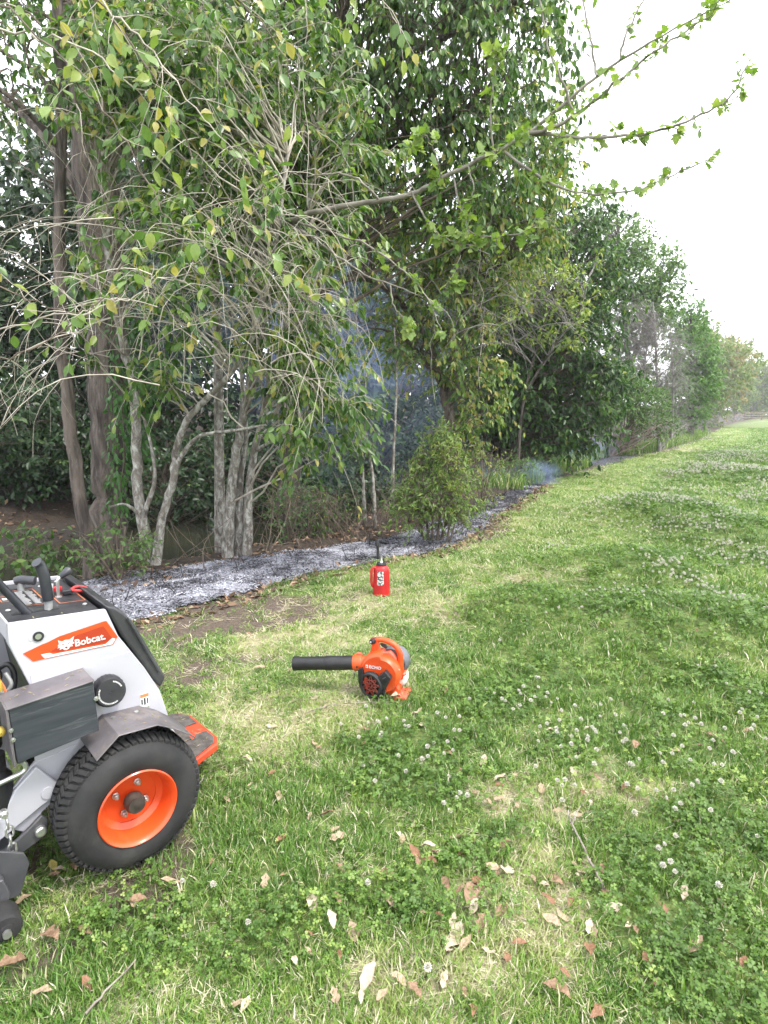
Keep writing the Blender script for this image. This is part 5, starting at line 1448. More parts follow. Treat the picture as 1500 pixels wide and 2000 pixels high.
# platform behind the wheels
P0 = [(.315, .30), (.47, .375), (.492, .43), (.487, .70), (.44, .765), (.39, .775), (.30, .775)]
pf = MB()
pf.add([(x, y, .15) for x, y in P0] + [(x, y, .118) for x, y in P0], [tuple(range(7)), tuple(range(13, 6, -1))] + [(i, 7 + i, 7 + (i + 1) % 7, (i + 1) % 7) for i in range(7)])
plt = pf.build('foot_platform', M_red_edge, mow, .006)
mats = [[(.30, .310), (.32, .318), (.455, .386), (.476, .432), (.474, .50), (.425, .50), (.40, .47), (.30, .47)], [(.30, .478), (.395, .478), (.40, .56), (.42, .60), (.474, .60), (.472, .695), (.425, .755), (.30, .765)]]
for L in mats:
    mb = MB(); q = len(L)
    mb.add([(x, y, .157) for x, y in L] + [(x, y, .1505) for x, y in L], [tuple(range(q)), tuple(range(2 * q - 1, q - 1, -1))] + [(i, q + i, q + (i + 1) % q, (i + 1) % q) for i in range(q)])
    mb.build('rubber_mat', M_mat_rubber, plt, .002)
MB().prism([(.16, .46), (.21, .42), (.31, .17), (.31, .13), (.27, .13), (.12, .40)], .30, .31).build('platform_arm', M_white, mow, .003)
MB().prism([(.16, .46), (.21, .42), (.31, .17), (.31, .13), (.27, .13), (.12, .40)], .74, .75).build('platform_arm', M_white, mow, .003)

# chassis below the box, links and deck
ch = [(-.095, .46), (-.20, .442), (-.262, .437), (-.33, .372), (-.46, .40), (-.75, .42), (-.75, .33), (-.42, .30), (-.372, .25), (-.31, .20), (-.271, .190), (-.257, .25), (-.20, .285), (-.165, .36), (-.11, .42)]
side('chassis_plate', ch, PY - .002, PY + .012, M_white, None, .003)
side('chassis_plate', ch, .78, .794, M_white, None, .003)
side('link_arm', [(-.33, .372), (-.262, .43), (-.20, .34), (-.215, .30), (-.255, .285), (-.42, .20), (-.45, .25), (-.37, .30)], PY - .022, PY - .004, M_white, None, .004)
side('height_link', [(-.265, .262), (-.245, .24), (-.25, .19), (-.28, .175), (-.42, .12), (-.43, .15), (-.30, .235)], PY - .040, PY - .024, M_deck, None, .004)
MB().lathe([(.018, 0), (.018, .014), (.013, .018), (.001, .018)], (-.272, PY - .04, .212), (0, -1, 0), 20, cap=False).build('pivot_bolt', M_zinc, mow, .001)
MB().lathe([(.022, 0), (.022, .005), (.001, .006)], (-.235, PY - .022, .325), (0, -1, 0), 20, cap=False).build('pivot_cap', M_white, mow, .001)
lever('brake_rod', [(-.304, .15, .478), (-.297, .15, .462), (-.302, .15, .445), (-.34, .15, .436), (-.42, .15, .425), (-.6, .15, .41)], .008, M_zinc, 10)
# chain
for k in range(5):
    c = Vector((-.367 + .002 * (k % 2) + .0015 * k, .118, .305 - .030 * k))
    pts = []
    for q in range(14):
        a = 2 * math.pi * q / 14
        u_, w_ = math.cos(a) * .0105, math.sin(a) * .0105 + (.008 if math.sin(a) > 0 else -.008)
        pts.append(c + (Vector((u_, 0, w_)) if k % 2 else Vector((0, u_, w_))))
    MB().tube(pts, .0035, 7, closed=True).build('chain_link', M_zinc, mow, 0, True)
for (x, y, z) in ((-.372, .125, .335), (-.352, .12, .165)):
    MB().lathe([(.001, 0), (.012, 0), (.012, .022), (.009, .022), (.009, .032), (.001, .032)], (x, y + .02, z), (0, -1, 0), 12, cap=False).build('chain_bolt', M_zinc, mow, .001)
# cutting deck, its skirt and anti-scalp roller
dk = MB()
D0 = [(-.345, .17), (-.37, .142), (-.48, .13), (-.95, .13), (-1.05, .20), (-1.05, .80), (-.95, .87), (-.48, .87), (-.37, .86), (-.345, .83)]
q = len(D0)
dk.add([(x, y, .155) for x, y in D0] + [(x, y, .055) for x, y in D0], [tuple(range(q))] + [(i, q + i, q + (i + 1) % q, (i + 1) % q) for i in range(q)])
dk.build('cutting_deck', M_deck, mow, .006)
side('skirt_plate', [(-.333, .195), (-.32, .15), (-.355, .055), (-.44, .055), (-.44, .23), (-.40, .235)], .10, .108, M_deck, None, .003)
MB().lathe([(.001, 0), (.022, 0), (.022, .008), (.040, .010), (.047, .02), (.047, .085), (.04, .095), (.001, .095)], (-.418, -.035, .052), (0, 1, 0), 32, cap=False).build('anti_scalp_roller', M_rubber, mow, 0, True)
MB().lathe([(.001, 0), (.012, 0), (.012, .012), (.001, .012)], (-.418, -.047, .052), (0, 1, 0), 12, cap=False).build('roller_bolt', M_zinc, mow)
MB().prism([(-.44, .16), (-.40, .16), (-.385, .10), (-.40, .062), (-.45, .062)], .062, .10).build('roller_bracket', M_deck, mow, .004)
# engine ahead of the console
MB().lathe([(.15, .42), (.16, .44), (.16, .60), (.14, .66), (.10, .70), (.06, .71), (.001, .71)], (-.56, .5, 0), (0, 0, 1), 32, cap=False).build('engine_shroud', M_engine, mow, .004)
MB().box((-.42, .38, .60), (.16, .30, .20)).build('engine_block', M_engine, mow, .015)
MB().box((-.40, .38, .735), (.17, .24, .05)).build('air_cleaner', M_engine, mow, .018)
MB().box((-.55, .5, .40), (.45, .50, .06)).build('engine_plate', M_white, mow, .004)
lever('hose', [(-.34, .30, .74), (-.30, .27, .77), (-.285, .26, .73), (-.30, .25, .66), (-.33, .24, .60)], .009, M_engine)
lever('hose', [(-.35, .27, .68), (-.315, .24, .69), (-.30, .235, .715), (-.31, .25, .75)], .007, M_tube_grey)
lever('wire', [(-.36, .25, .60), (-.33, .23, .66), (-.32, .22, .70), (-.34, .24, .76)], .004, M_orange_line, 6)
MB().lathe([(.001, 0), (.016, 0), (.016, .03), (.012, .035), (.012, .06), (.001, .06)], (-.345, .20, .715), (0, 0, 1), 14, cap=False).build('filler_neck', M_yellow, mow, .001)
MB().lathe([(.001, 0), (.014, 0), (.014, .02), (.001, .025)], (-.36, .12, .62), (0, -1, 0), 14, cap=False).build('dipstick_cap', M_yellow, mow, .002)
MB().lathe([(.04, .30), (.045, .32), (.045, .42), (.03, .44), (.03, .5)], (-.37, .22, 0), (0, 0, 1), 20, cap=True).build('oil_filter', M_engine, mow, .002)
# front casters out of frame
for yy in (.12, .88):
    MB().lathe([(.03, 0), (.12, .0), (.135, .02), (.135, .07), (.12, .09), (.03, .09)], (-1.35, yy - .045, .137), (0, 1, 0), 32, cap=True).build('caster_wheel', M_rubber, mow, .004)
    MB().tube([(-1.35, yy - .07, .137), (-1.35, yy - .07, .30), (-1.35, yy + .07, .30), (-1.35, yy + .07, .137)], .014, 8).build('caster_fork', M_white, mow)
    MB().tube([(-1.35, yy, .30), (-1.35, yy, .40), (-.75, yy + (.14 if yy < .5 else -.14), .40)], .022, 8).build('caster_arm', M_white, mow)

# grass clippings lying on the fender, platform and box
rg_ = np.random.default_rng(66); cl_p = []
for _ in range(46):
    x = rg_.uniform(-.04, .14); z = np.interp(x, [q[0] for q in fp], [q[1] for q in fp]); cl_p.append((x, rg_.uniform(.03, .19), z + .003))
for _ in range(60):
    cl_p.append((rg_.uniform(.31, .46), rg_.uniform(.40, .74), .160))
for _ in range(22):
    x = rg_.uniform(-.33, -.10); cl_p.append((x, rg_.uniform(.08, .19), .7045 + (x + .342) * .072 + .002))
for _ in range(24):
    x = rg_.uniform(-.27, -.02); cl_p.append((x, rg_.uniform(.25, .75), deck_z(x) + .003))
cl_p = np.array(cl_p); n = len(cl_p); a_ = rg_.uniform(0, 6.28, n)
V, F, T = leaves_np(cl_p, np.stack([np.cos(a_), np.sin(a_), np.zeros(n)], -1), np.tile([0, 0, 1.0], (n, 1)) + rg_.normal(0, .2, (n, 3)), rg_.uniform(.008, .028, n), (T_SLIM[0] * [1, .5, .3], T_SLIM[1]), rg_.uniform(0, 1, n))
o = obj('grass_clippings', mesh_np('grass_clippings', V, F, leaf_mat('dry_clipping', [(0, (.10, .14, .04)), (.5, (.26, .22, .11)), (1, (.40, .34, .22))], .2, .7), False, dict(tint=T)), mow); o['kind'] = 'stuff'

# ================================================================== LEAF BLOWER
B_orange = mat('blower_orange', (.58, .060, .010), (.66, .085, .016), .4, 0, 6, dirt=((.60, .20, .09), .16, 14))
B_pink = mat('faded_orange_plastic', (.60, .10, .055), (.66, .13, .075), .5, 0, 10)
B_black = mat('blower_black', (.007, .007, .008), (.016, .016, .018), .5, 0, 12, dirt=((.06, .057, .05), .2, 18))
B_grey = mat('starter_grey', (.10, .105, .12), (.15, .155, .17), .45, 0, 8)
B_tank = mat('white_tank', (.62, .60, .56), (.72, .70, .66), .4, 0, 9)
B_guard = mat('guard_red_black', (.16, .025, .015), (.24, .035, .02), .55, 0, 14)
bp = G(742, 1368)
blo = thing('leaf_blower', 'orange handheld leaf blower with black nozzle lying on the lawn', 'leaf blower', (bp[0], bp[1] + .06, H1(bp[0], bp[1])), R_(-16))
blo.scale = (.94, .94, .94)
FC = Vector((.015, 0, .155))               # fan centre; y towards the camera is negative
# spiral housing: radius grows towards the outlet at the top left
mb = MB()
nA = 56; prof = [(-.062, .55), (-.066, .86), (-.052, .97), (-.03, 1.0), (.03, 1.0), (.045, .96), (.05, .80), (.05, .3)]
V = []
for k in range(nA):
    a = 2 * math.pi * k / nA
    sp_ = ((a - math.pi * .5) % (2 * math.pi)) / (2 * math.pi)     # 0 at the top, growing counter-clockwise back to the top
    R1 = .113 + .022 * (1 - sp_)
    for (yy, f) in prof:
        V.append((FC.x + math.cos(a) * R1 * f, yy, FC.z + math.sin(a) * R1 * f))
m_ = len(prof); F = []
for k in range(nA):
    k2 = (k + 1) % nA
    for j in range(m_ - 1):
        F.append((k * m_ + j, k2 * m_ + j, k2 * m_ + j + 1, k * m_ + j + 1))
F.append(tuple(k * m_ for k in range(nA))); F.append(tuple(k * m_ + m_ - 1 for k in range(nA - 1, -1, -1)))
hs_ = mb.add(V, F).build('fan_housing', B_orange, blo, 0, True)
lever2 = lambda name, pts, r, m, n=14, par=None: MB().tube(smooth_line([np.array(p) for p in pts], 6), r, n).build(name, m, par or blo, 0, True)
# outlet: from the top of the spiral to the left
outl = smooth_line([np.array((.07, -.004, .214)), np.array((.0, -.004, .214)), np.array((-.07, -.006, .205)), np.array((-.125, -.010, .197))], 6)
MB().tube(outl, [.030] * 4 + list(np.linspace(.036, .045, len(outl) - 4)), 24).build('outlet_duct', B_orange, blo, 0, True)
MB().lathe([(.046, 0), (.049, .004), (.049, .05), (.046, .056), (.044, .056)], (-.105, -.009, .1995), (-1, -.08, -.10), 28, cap=False).build('tube_clamp', B_orange, blo, .001)
MB().box((-.13, .0, .249), (.03, .02, .016)).build('clamp_lug', B_pink, blo, .005)
MB().lathe([(.006, 0), (.006, .003), (.001, .003)], (-.125, -.060, .190), (0, -1, 0), 12, cap=False).build('clamp_hole', B_black, blo)
# black nozzle in two lengths
MB().lathe([(.041, 0), (.043, .01), (.043, .15), (.0445, .155), (.0445, .185), (.042, .19)], (-.150, -.0125, .195), (-1, -.08, -.10), 32, cap=True).build('nozzle_tube', B_black, blo, 0, True)
MB().lathe([(.0405, 0), (.0405, .12), (.0425, .19), (.044, .20), (.044, .206), (.040, .206), (.038, .12), (.001, .11)], (-.334, -.027, .1766), (-1, -.08, -.10), 32, cap=False).build('nozzle_tip', B_black, blo, 0, True)
# raised lettering on the duct
text('ECHO', 'lettering', (-.048, -.0672, .196), (math.pi / 2, R_(2), 0), .026, M_wht, blo, .0006, 1.05)
MB().box((-.061, -.0668, .2045), (.014, .002, .018)).build('emblem', M_wht, blo)
MB().box((-.061, -.0681, .2045), (.007, .001, .008)).build('emblem_mark', B_orange, blo)
# intake guard: black frame with a grille of struts
GC = Vector((-.026, -.066, .100))
gfr = MB().lathe([(.060, .0), (.078, .004), (.080, .024), (.070, .034), (.060, .032), (.060, .0)], GC, (-.22, -1, .0), 40, cap=False).build('guard_ring', B_black, blo, .001)
gax = Vector((-.22, -1, 0)).normalized(); gu = Vector((0, 0, 1)).cross(gax).normalized(); gv = gax.cross(gu)
MB().lathe([(.060, 0), (.001, -.002)], GC + gax * .006, gax, 32, cap=False).build('fan_opening', M_engine, blo)
for k in range(9):
    a = 2 * math.pi * k / 9
    p = [GC + gax * .027 + (gu * math.cos(a + d) + gv * math.sin(a + d)) * r for r, d in ((.008, 0), (.030, .45), (.060, .15))]
    MB().tube(p, .003, 5).build('guard_strut', B_guard, blo)
    p = [GC + gax * .027 + (gu * math.cos(a + d) + gv * math.sin(a + d)) * r for r, d in ((.030, .45), (.060, .80))]
    MB().tube(p, .0028, 5).build('guard_strut', B_guard, blo)
MB().tube([GC + gax * .027 + (gu * math.cos(2 * math.pi * q / 20) + gv * math.sin(2 * math.pi * q / 20)) * .032 for q in range(20)], .003, 5, closed=True).build('guard_ring_inner', B_guard, blo)
# angular black shield at the upper right of the guard, and lower black plate
def slab(name, L, y0, y1, m): return MB().prism(L, y0, y1).build(name, m, blo, .003)
slab('guard_shield', [(.018, .165), (.062, .202), (.096, .165), (.058, .082), (.045, .10), (.040, .128)], -.108, -.068, B_black)
MB().box((.058, -.1088, .165), (.026, .001, .003), Matrix.Rotation(R_(-35), 3, 'Y')).build('shield_mark', B_grey, blo)
slab('guard_base', [(.044, .098), (.06, .075), (.045, .03), (.085, .018), (.02, .012), (-.02, .03), (-.01, .05)], -.09, -.056, B_black)
slab('guard_side', [(-.11, .185), (-.085, .20), (-.075, .15), (-.085, .09), (-.06, .05), (-.085, .06), (-.108, .11)], -.09, -.03, B_black)
# handle loop
MB().tube(smooth_line([np.array(p) for p in ((-.035, .02, .262), (-.038, .02, .30), (-.030, .02, .333), (.0, .02, .345), (.045, .02, .338), (.09, .02, .315), (.118, .02, .27), (.122, .02, .215), (.115, .02, .165))], 6),
          list(np.interp(np.linspace(0, 1, 49), [0, .15, .3, .6, .85, 1], [.020, .018, .0165, .0165, .018, .022])), 16).build('handle', B_orange, blo, 0, True)
slab('handle_pillar', [(-.062, .26), (-.055, .30), (-.052, .332), (-.03, .345), (-.012, .325), (-.008, .29), (.035, .262)], .004, .036, B_orange)
slab('top_rib', [(-.03, .262), (.0, .29), (.03, .275), (.06, .283), (.085, .262), (.105, .235), (.08, .225), (0, .24)], -.004, .03, B_pink)
slab('throttle_trigger', [(-.005, .322), (.03, .318), (.042, .302), (.035, .292), (.01, .305)], .008, .03, B_black)
MB().lathe([(.001, 0), (.015, 0), (.017, .006), (.015, .03), (.001, .032)], (-.038, .004, .338), (-.35, -1, .1), 18, cap=False).build('stop_switch', B_black, blo, .001)
MB().lathe([(.001, 0), (.006, 0), (.006, .003), (.001, .003)], (-.049, -.028, .341), (-.35, -1, .1), 10, cap=False).build('switch_dot', M_sil, blo)
slab('throttle_lever', [(-.068, .335), (-.06, .35), (-.03, .356), (-.02, .348), (-.045, .335)], .012, .03, B_guard)
# screws
for x, z, y in ((-.075, .19, -.055), (.125, .19, -.03), (-.03, .262, .002)):
    MB().lathe([(.006, 0), (.006, .002), (.001, .003)], (x, y, z), (0, -1, 0), 10, cap=False).build('screw', M_wht, blo)
# engine side behind: starter, tank, stand
MB().lathe([(.001, 0), (.085, 0), (.09, .02), (.088, .07), (.07, .09), (.001, .092)], (.062, .055, .195), (.2, 1, .05), 36, cap=False).build('starter_cover', B_grey, blo, 0, True)
MB().box((.085, .085, .15), (.11, .11, .12)).build('engine_cover', B_orange, blo, .018)
MB().box((.112, .085, .095), (.075, .10, .075)).build('fuel_tank', B_tank, blo, .02)
MB().lathe([(.001, 0), (.02, 0), (.022, .006), (.02, .022), (.001, .024)], (.126, .06, .128), (.35, -.5, .8), 18, cap=False).build('fuel_cap', B_orange, blo, .001)
slab('stand_foot', [(.085, .012), (.10, .030), (.13, .022), (.165, .030), (.175, .018), (.14, .002), (.095, .0)], -.05, .10, B_pink)
slab('stand_leg', [(.05, .06), (.10, .10), (.125, .06), (.12, .01), (.07, .008)], -.03, .05, B_orange)

# ================================================================== RED PUMP SPRAYER
S_red = mat('sprayer_red', (.36, .010, .013), (.47, .02, .02), .38, 0, 6, dirt=((.45, .07, .055), .26, 16))
sp0 = G(745, 1166)
spr = thing('pump_sprayer', 'red hand pump sprayer with upright black wand on the lawn', 'sprayer', (sp0[0], sp0[1] + .07, H1(sp0[0], sp0[1] + .07)), R_(8))
MB().lathe([(.001, 0), (.066, 0), (.073, .006), (.074, .02), (.073, .10), (.070, .18), (.067, .225), (.062, .248), (.050, .262), (.040, .268), (.001, .268)], (0, 0, 0), (0, 0, 1), 48, cap=False).build('tank', S_red, spr, 0, True)
MB().lathe([(.0735, .008), (.0765, .010), (.0765, .018), (.0735, .02)], (0, 0, 0), (0, 0, 1), 48, cap=False).build('base_ring', S_red, spr, 0, True)
MB().tube(smooth_line([np.array(p) for p in ((-.050, -.01, .248), (-.078, -.012, .246), (-.088, -.014, .225), (-.090, -.014, .17), (-.088, -.014, .115), (-.080, -.012, .088), (-.062, -.01, .075))], 5), .012, 12).build('carry_handle', S_red, spr, 0, True)
MB().lathe([(.001, .262), (.042, .262), (.044, .268), (.044, .282), (.040, .288), (.016, .289), (.001, .289)], (0, 0, 0), (0, 0, 1), 28, fr=lambda a, h: 1 + .02 * math.cos(a * 14), cap=False).build('collar', B_black, spr, 0, True)
MB().lathe([(.001, .286), (.013, .286), (.011, .300), (.008, .306), (.008, .35), (.001, .35)], (0, 0, 0), (0, 0, 1), 16, cap=False).build('pump_rod', M_zinc, spr, 0, True)
MB().lathe([(.001, .325), (.015, .325), (.017, .332), (.015, .345), (.0125, .355), (.012, .43), (.013, .435), (.018, .44), (.018, .475), (.014, .485), (.001, .486)], (-.012, 0, .0), (-.05, 0, 1), 18, cap=False).build('wand', B_black, spr, 0, True)
lever2('hose', [(.0, .03, .285), (.02, .055, .31), (.035, .06, .27), (.05, .058, .15), (.04, .062, .05)], .005, B_black, 8, spr)
# wrapped label on the near left of the tank
mb = MB(); V = []; nn_ = 9
for z, r_ in ((.105, .0736), (.175, .0712), (.228, .0676)):
    for k in range(nn_):
        a = R_(-128 + 46 * k / (nn_ - 1)); V.append((math.cos(a) * (r_ + .0006), math.sin(a) * (r_ + .0006), z))
F = [(j * nn_ + k, j * nn_ + k + 1, (j + 1) * nn_ + k + 1, (j + 1) * nn_ + k) for j in range(2) for k in range(nn_ - 1)]
lab_m, t, p, out = _new('printed_label')
v = ocoord(t)
c_ = ramp(t, [(.46, (.03, .03, .035)), (.52, (.55, .54, .52))], noise(t, v, 70, 4, .6))
t.links.new(c_, p.inputs['Base Color'])
mb.add(V, F).build('label', lab_m, spr, 0, True)
# ================================================================== SMALL THINGS ON THE LAWN
# fallen leaves, each a thing of its own
def dead_leaf(rg, lobed):
    n = 9; us = np.linspace(0, 1, n)
    if lobed:
        w = .18 * np.sin(np.pi * us) ** .6 * (1 + .45 * np.cos(us * 15 + rg.uniform(0, 3))) + .03
    else:
        w = .21 * np.sin(np.pi * np.clip(us, .02, .98)) ** .8 + .008
    cu, tw = rg.uniform(-.9, .9), rg.uniform(-.7, .7)
    V = []
    for u, ww in zip(us, w):
        z = .12 * cu * math.sin(math.pi * u) + .04 * math.sin(u * 9 + tw * 5)
        for sgn in (-1, 0, 1):
            V.append((u - .5, sgn * ww * (1 + .1 * rg.normal()), z + abs(sgn) * ww * (.45 + .3 * cu) + sgn * tw * .12 * (u - .5)))
    F = [(3 * i + j, 3 * i + j + 1, 3 * i + j + 4, 3 * i + j + 3) for i in range(n - 1) for j in (0, 1)]
    # stalk
    k = len(V); V += [(-.5, -.008, 0), (-.5, .008, 0), (-.66, .0, .02 * cu)]
    return np.array(V), [np.array(F), np.array([(k, k + 1, k + 2)])]
M_dead = [mat('dead_leaf_tan', (.25, .175, .11), (.38, .29, .20), .75, 0, 9, bmp=.2, bscale=40), mat('dead_leaf_brown', (.15, .09, .05), (.25, .16, .10), .75, 0, 9, bmp=.2, bscale=40), mat('dead_leaf_pale', (.36, .285, .21), (.48, .40, .31), .75, 0, 9, bmp=.2, bscale=40), mat('dead_leaf_rust', (.15, .07, .035), (.23, .12, .065), .7, 0, 9), mat('dead_leaf_yellow', (.36, .30, .06), (.48, .40, .12), .6, 0, 9)]
rg = np.random.default_rng(81)
dl = []
for mi in range(5):
    for k in range(3):
        V, F = dead_leaf(rg, k == 2)
        dl.append(mesh_np('fallen_leaf', V, F, M_dead[mi], True))
def put_leaf(px, py, size, mi, shape=None, label=None, yaw=None, group='dry leaves fallen on the lawn'):
    g = G(px, py); x, y = g[0], g[1]
    o = obj('fallen_leaf', dl[mi * 3 + (shape if shape is not None else rg.integers(0, 3))], None, (x, y, H1(x, y) + rg.uniform(.020, .034)),
            (rg.normal(0, .22), rg.normal(0, .22), rg.uniform(0, 6.28) if yaw is None else yaw))
    o.scale = (size, size, size)
    if label is None:
        side_ = 'near the lower left corner' if px < 420 else ('between mower and blower' if (px < 700 and py < 1500) else ('around the forked stick' if 1000 < px < 1300 and 1500 < py < 1850 else ('in the straw patch left of the stick' if 780 < px <= 1000 and py > 1480 else ('below the forked stick' if 1000 < px < 1300 and py >= 1850 else
                ('in the clover at the right' if px >= 1300 else ('in the clover right of the blower' if py < 1500 else 'in the lower middle of the lawn'))))))
        label = ['tan', 'brown', 'pale', 'rust-brown', 'yellow'][mi] + ' dry leaf ' + side_
    tag(o, label, 'leaf', group)
    return o
BIG = [(545, 1565, .075, 0, 1, 'tan leaf lying alone right of the mower wheel'), (885, 1840, .11, 2, 2, 'largest pale lobed leaf in the lower middle of the lawn'), (610, 1775, .075, 2, 1, 'pale notched leaf left of the lower middle'), (885, 1650, .10, 0, 0, 'long tan leaf above the biggest pale leaf'), (993, 1710, .075, 2, 2, 'pale forked leaf in the straw patch'), (920, 1760, .11, 1, 0, 'brown leaf lying flat in the straw patch'),
       (975, 1530, .07, 2, 0, 'pale upright leaf above the straw patch'), (1265, 1890, .06, 3, 1, 'reddish brown leaf near the lower right'), (1355, 1865, .07, 0, 1, 'curled tan leaf at the lower right'), (1395, 1452, .09, 1, 2, 'brown lobed leaf in the clover at right'), (1165, 1990, .06, 3, 1, 'dark rust leaf at the bottom edge'), (100, 1845, .085, 1, 2, 'brown curled leaf at the lower left'),
       (45, 1770, .06, 0, 0, 'light tan leaf beside the mower roller'), (105, 1700, .06, 4, 1, 'yellow leaf under the mower'), (495, 1352, .07, 0, 1, 'tan leaf between mower platform and blower'), (25, 1905, .10, 1, 2, 'broad brown leaf at the lower left corner'), (690, 1830, .08, 0, 1, 'tan leaf low in the middle of the lawn'), (720, 1925, .09, 2, 0, 'pale leaf near the bottom in the middle'), (1085, 1955, .08, 1, 2, 'torn brown leaf near the bottom edge'),
       (1140, 1700, .08, 2, 2, 'pale leaf crumpled beside the stick'), (1195, 1790, .07, 2, 0, 'pale curled leaf below the stick'), (160, 1690, .08, 1, 0, 'brown leaf in the shade by the tyre'), (60, 1655, .09, 3, 0, 'rust leaf beneath the mower link')]
for b in BIG:
    put_leaf(*b)
for _ in range(170):
    if rg.uniform() < .55:
        px, py = rg.normal(960, 190), rg.normal(1720, 150)
    else:
        px, py = rg.uniform(20, 1480), rg.uniform(1230, 1990)
    if not (5 < px < 1495 and 1230 < py < 1995) or (px < 420 and py < 1690): continue
    put_leaf(px, py, rg.uniform(.03, .07) * (1 if py > 1400 else 1.1), int(rg.choice([0, 0, 1, 1, 2, 2, 3])))
# stick and thin stalks
M_stick = mat('weathered_stick', (.12, .10, .08), (.27, .24, .21), .8, 0, 14)
def stick(label, pix, r, lift=.03, fork=None):
    P = []
    for (px, py, h) in pix:
        g = G(px, py); P.append(np.array([g[0], g[1], H1(g[0], g[1]) + h]))
    P0 = P[0].copy(); Q = smooth_line(P, 5)
    polys = [(Q - P0 + np.random.default_rng(5).normal(0, r * .4, Q.shape), np.linspace(r, r * .55, len(Q)))]
    if fork:
        F_ = []
        for (px, py, h) in fork:
            g = G(px, py); F_.append(np.array([g[0], g[1], H1(g[0], g[1]) + h]))
        q = smooth_line(F_, 4); polys.append((q - P0, np.linspace(r * .7, r * .4, len(q))))
    V, F = tubes_np(polys, 7)
    return tag(obj('stick', mesh_np('stick', V, F, M_stick, True), None, tuple(P0)), label, 'stick')
stick('grey forked stick lying in the straw patch', [(1178, 1752, .035), (1150, 1700, .045), (1125, 1650, .05), (1112, 1625, .055), (1108, 1612, .065)], .005, fork=[(1116, 1634, .052), (1122, 1620, .06), (1132, 1605, .07)])
stick('thin pale stalk in front of the blower', [(600, 1402, .03), (650, 1388, .035), (690, 1384, .03), (790, 1380, .03)], .003)
stick('thin pale stalk at the lower left corner', [(170, 1998, .03), (215, 1950, .035), (268, 1892, .03)], .004)
stick('thin dry stalk beside the mower tyre', [(385, 1545, .02), (398, 1530, .03), (396, 1515, .03)], .003)

# clover flower heads: the near ones each a thing, the far ones as one mass
M_flower = mat('clover_petals', (.56, .53, .43), (.76, .74, .67), .7, 0, 60, dirt=((.45, .34, .22), .28, 90))
M_stem = mat('clover_stem', (.10, .17, .04), (.16, .24, .07), .6)
def flower_head(rg):
    V = []; F = []
    n = 42; k = 0
    for i in range(n):
        z = 1 - 2 * (i + .5) / n * .86; rr = math.sqrt(max(0, 1 - z * z)); a = i * 2.39996
        d = np.array([rr * math.cos(a), rr * math.sin(a), z])
        up = np.array([0, 0, 1.0]); w = np.cross(d, up); w = w / (np.linalg.norm(w) + 1e-6); q = np.cross(w, d)
        L = rg.uniform(.85, 1.15); tip = d * L + np.array([0, 0, .15])
        b = d * .35
        V += [b - w * .20, b + w * .20, tip + w * .07 + q * .06, tip - w * .07 + q * .06, (b + tip) / 2 - q * .12]
        F += [(k, k + 1, k + 2), (k, k + 2, k + 3), (k, k + 4, k + 1)]; k += 5
    return mesh_np('flower_head', np.array(V), np.array(F), M_flower)
fh = [flower_head(rg) for _ in range(4)]
sv, sf = tubes_np([(np.array([(0, 0, 0), (.004, .002, .03), (.0, 0, .06)]), np.array([.0014, .0013, .0012]))], 5)
stem_me = mesh_np('stem', sv, sf, M_stem, True)
fx = []; 
_, x, y, r, s, c, d, e = lawn_points(90000, 1.1, 34, 1.1, 105)
rg2 = np.random.default_rng(82)
pat = fbm(x * 1.1, y * 1.1, 95)
keep = (s < -1.0) & (rg2.uniform(size=len(x)) < .05 * np.clip(c, 0, 1.3) * (.06 + 2.6 * ss(.46, .6, pat)) * np.clip(r / 3.2, .15, 2.6) * ss(1.5, 2.6, y + .35 * x) * (.45 + 2.2 * ss(.15, .36, x / y) * ss(2.0, 2.8, y)))
x, y, r = x[keep], y[keep], r[keep]
# measure which heads the picture shows
px = 750 + FOCAL * x / (y * math.cos(PITCH) + EYE * math.sin(PITCH)); py_ = (EYE * math.cos(PITCH) - y * math.sin(PITCH)) / (y * math.cos(PITCH) + EYE * math.sin(PITCH)) * FOCAL + 1000
inv = (px > -10) & (px < 1510) & (py_ < 2010)
hand = [(742, 1462, 1), (690, 1345, 1), (735, 1553, 1), (355, 1755, 1), (490, 1830, 1), (420, 1760, 0), (1465, 1440, 1), (1470, 1455, 1), (1480, 1430, 1), (1440, 1420, 1), (1450, 1410, 1), (1490, 1470, 1), (1330, 1490, 1), (1345, 1510, 1), (1215, 1475, 1), (1160, 1450, 1), (1140, 1470, 1), (1045, 1345, 1), (1050, 1350, 1), (1042, 1388, 1), (1325, 1745, 1), (780, 1500, 1), (850, 1475, 1), (900, 1460, 1), (700, 1395, 1), (832, 1910, 1), (1410, 1520, 1), (1300, 1390, 1), (1190, 1390, 1), (875, 1605, 1)]
order = [k for k in np.argsort(r) if inv[k]][:245]
spots = [(x[k], y[k]) for k in order] + [(G(a, b)[0], G(a, b)[1]) for a, b, _ in hand]
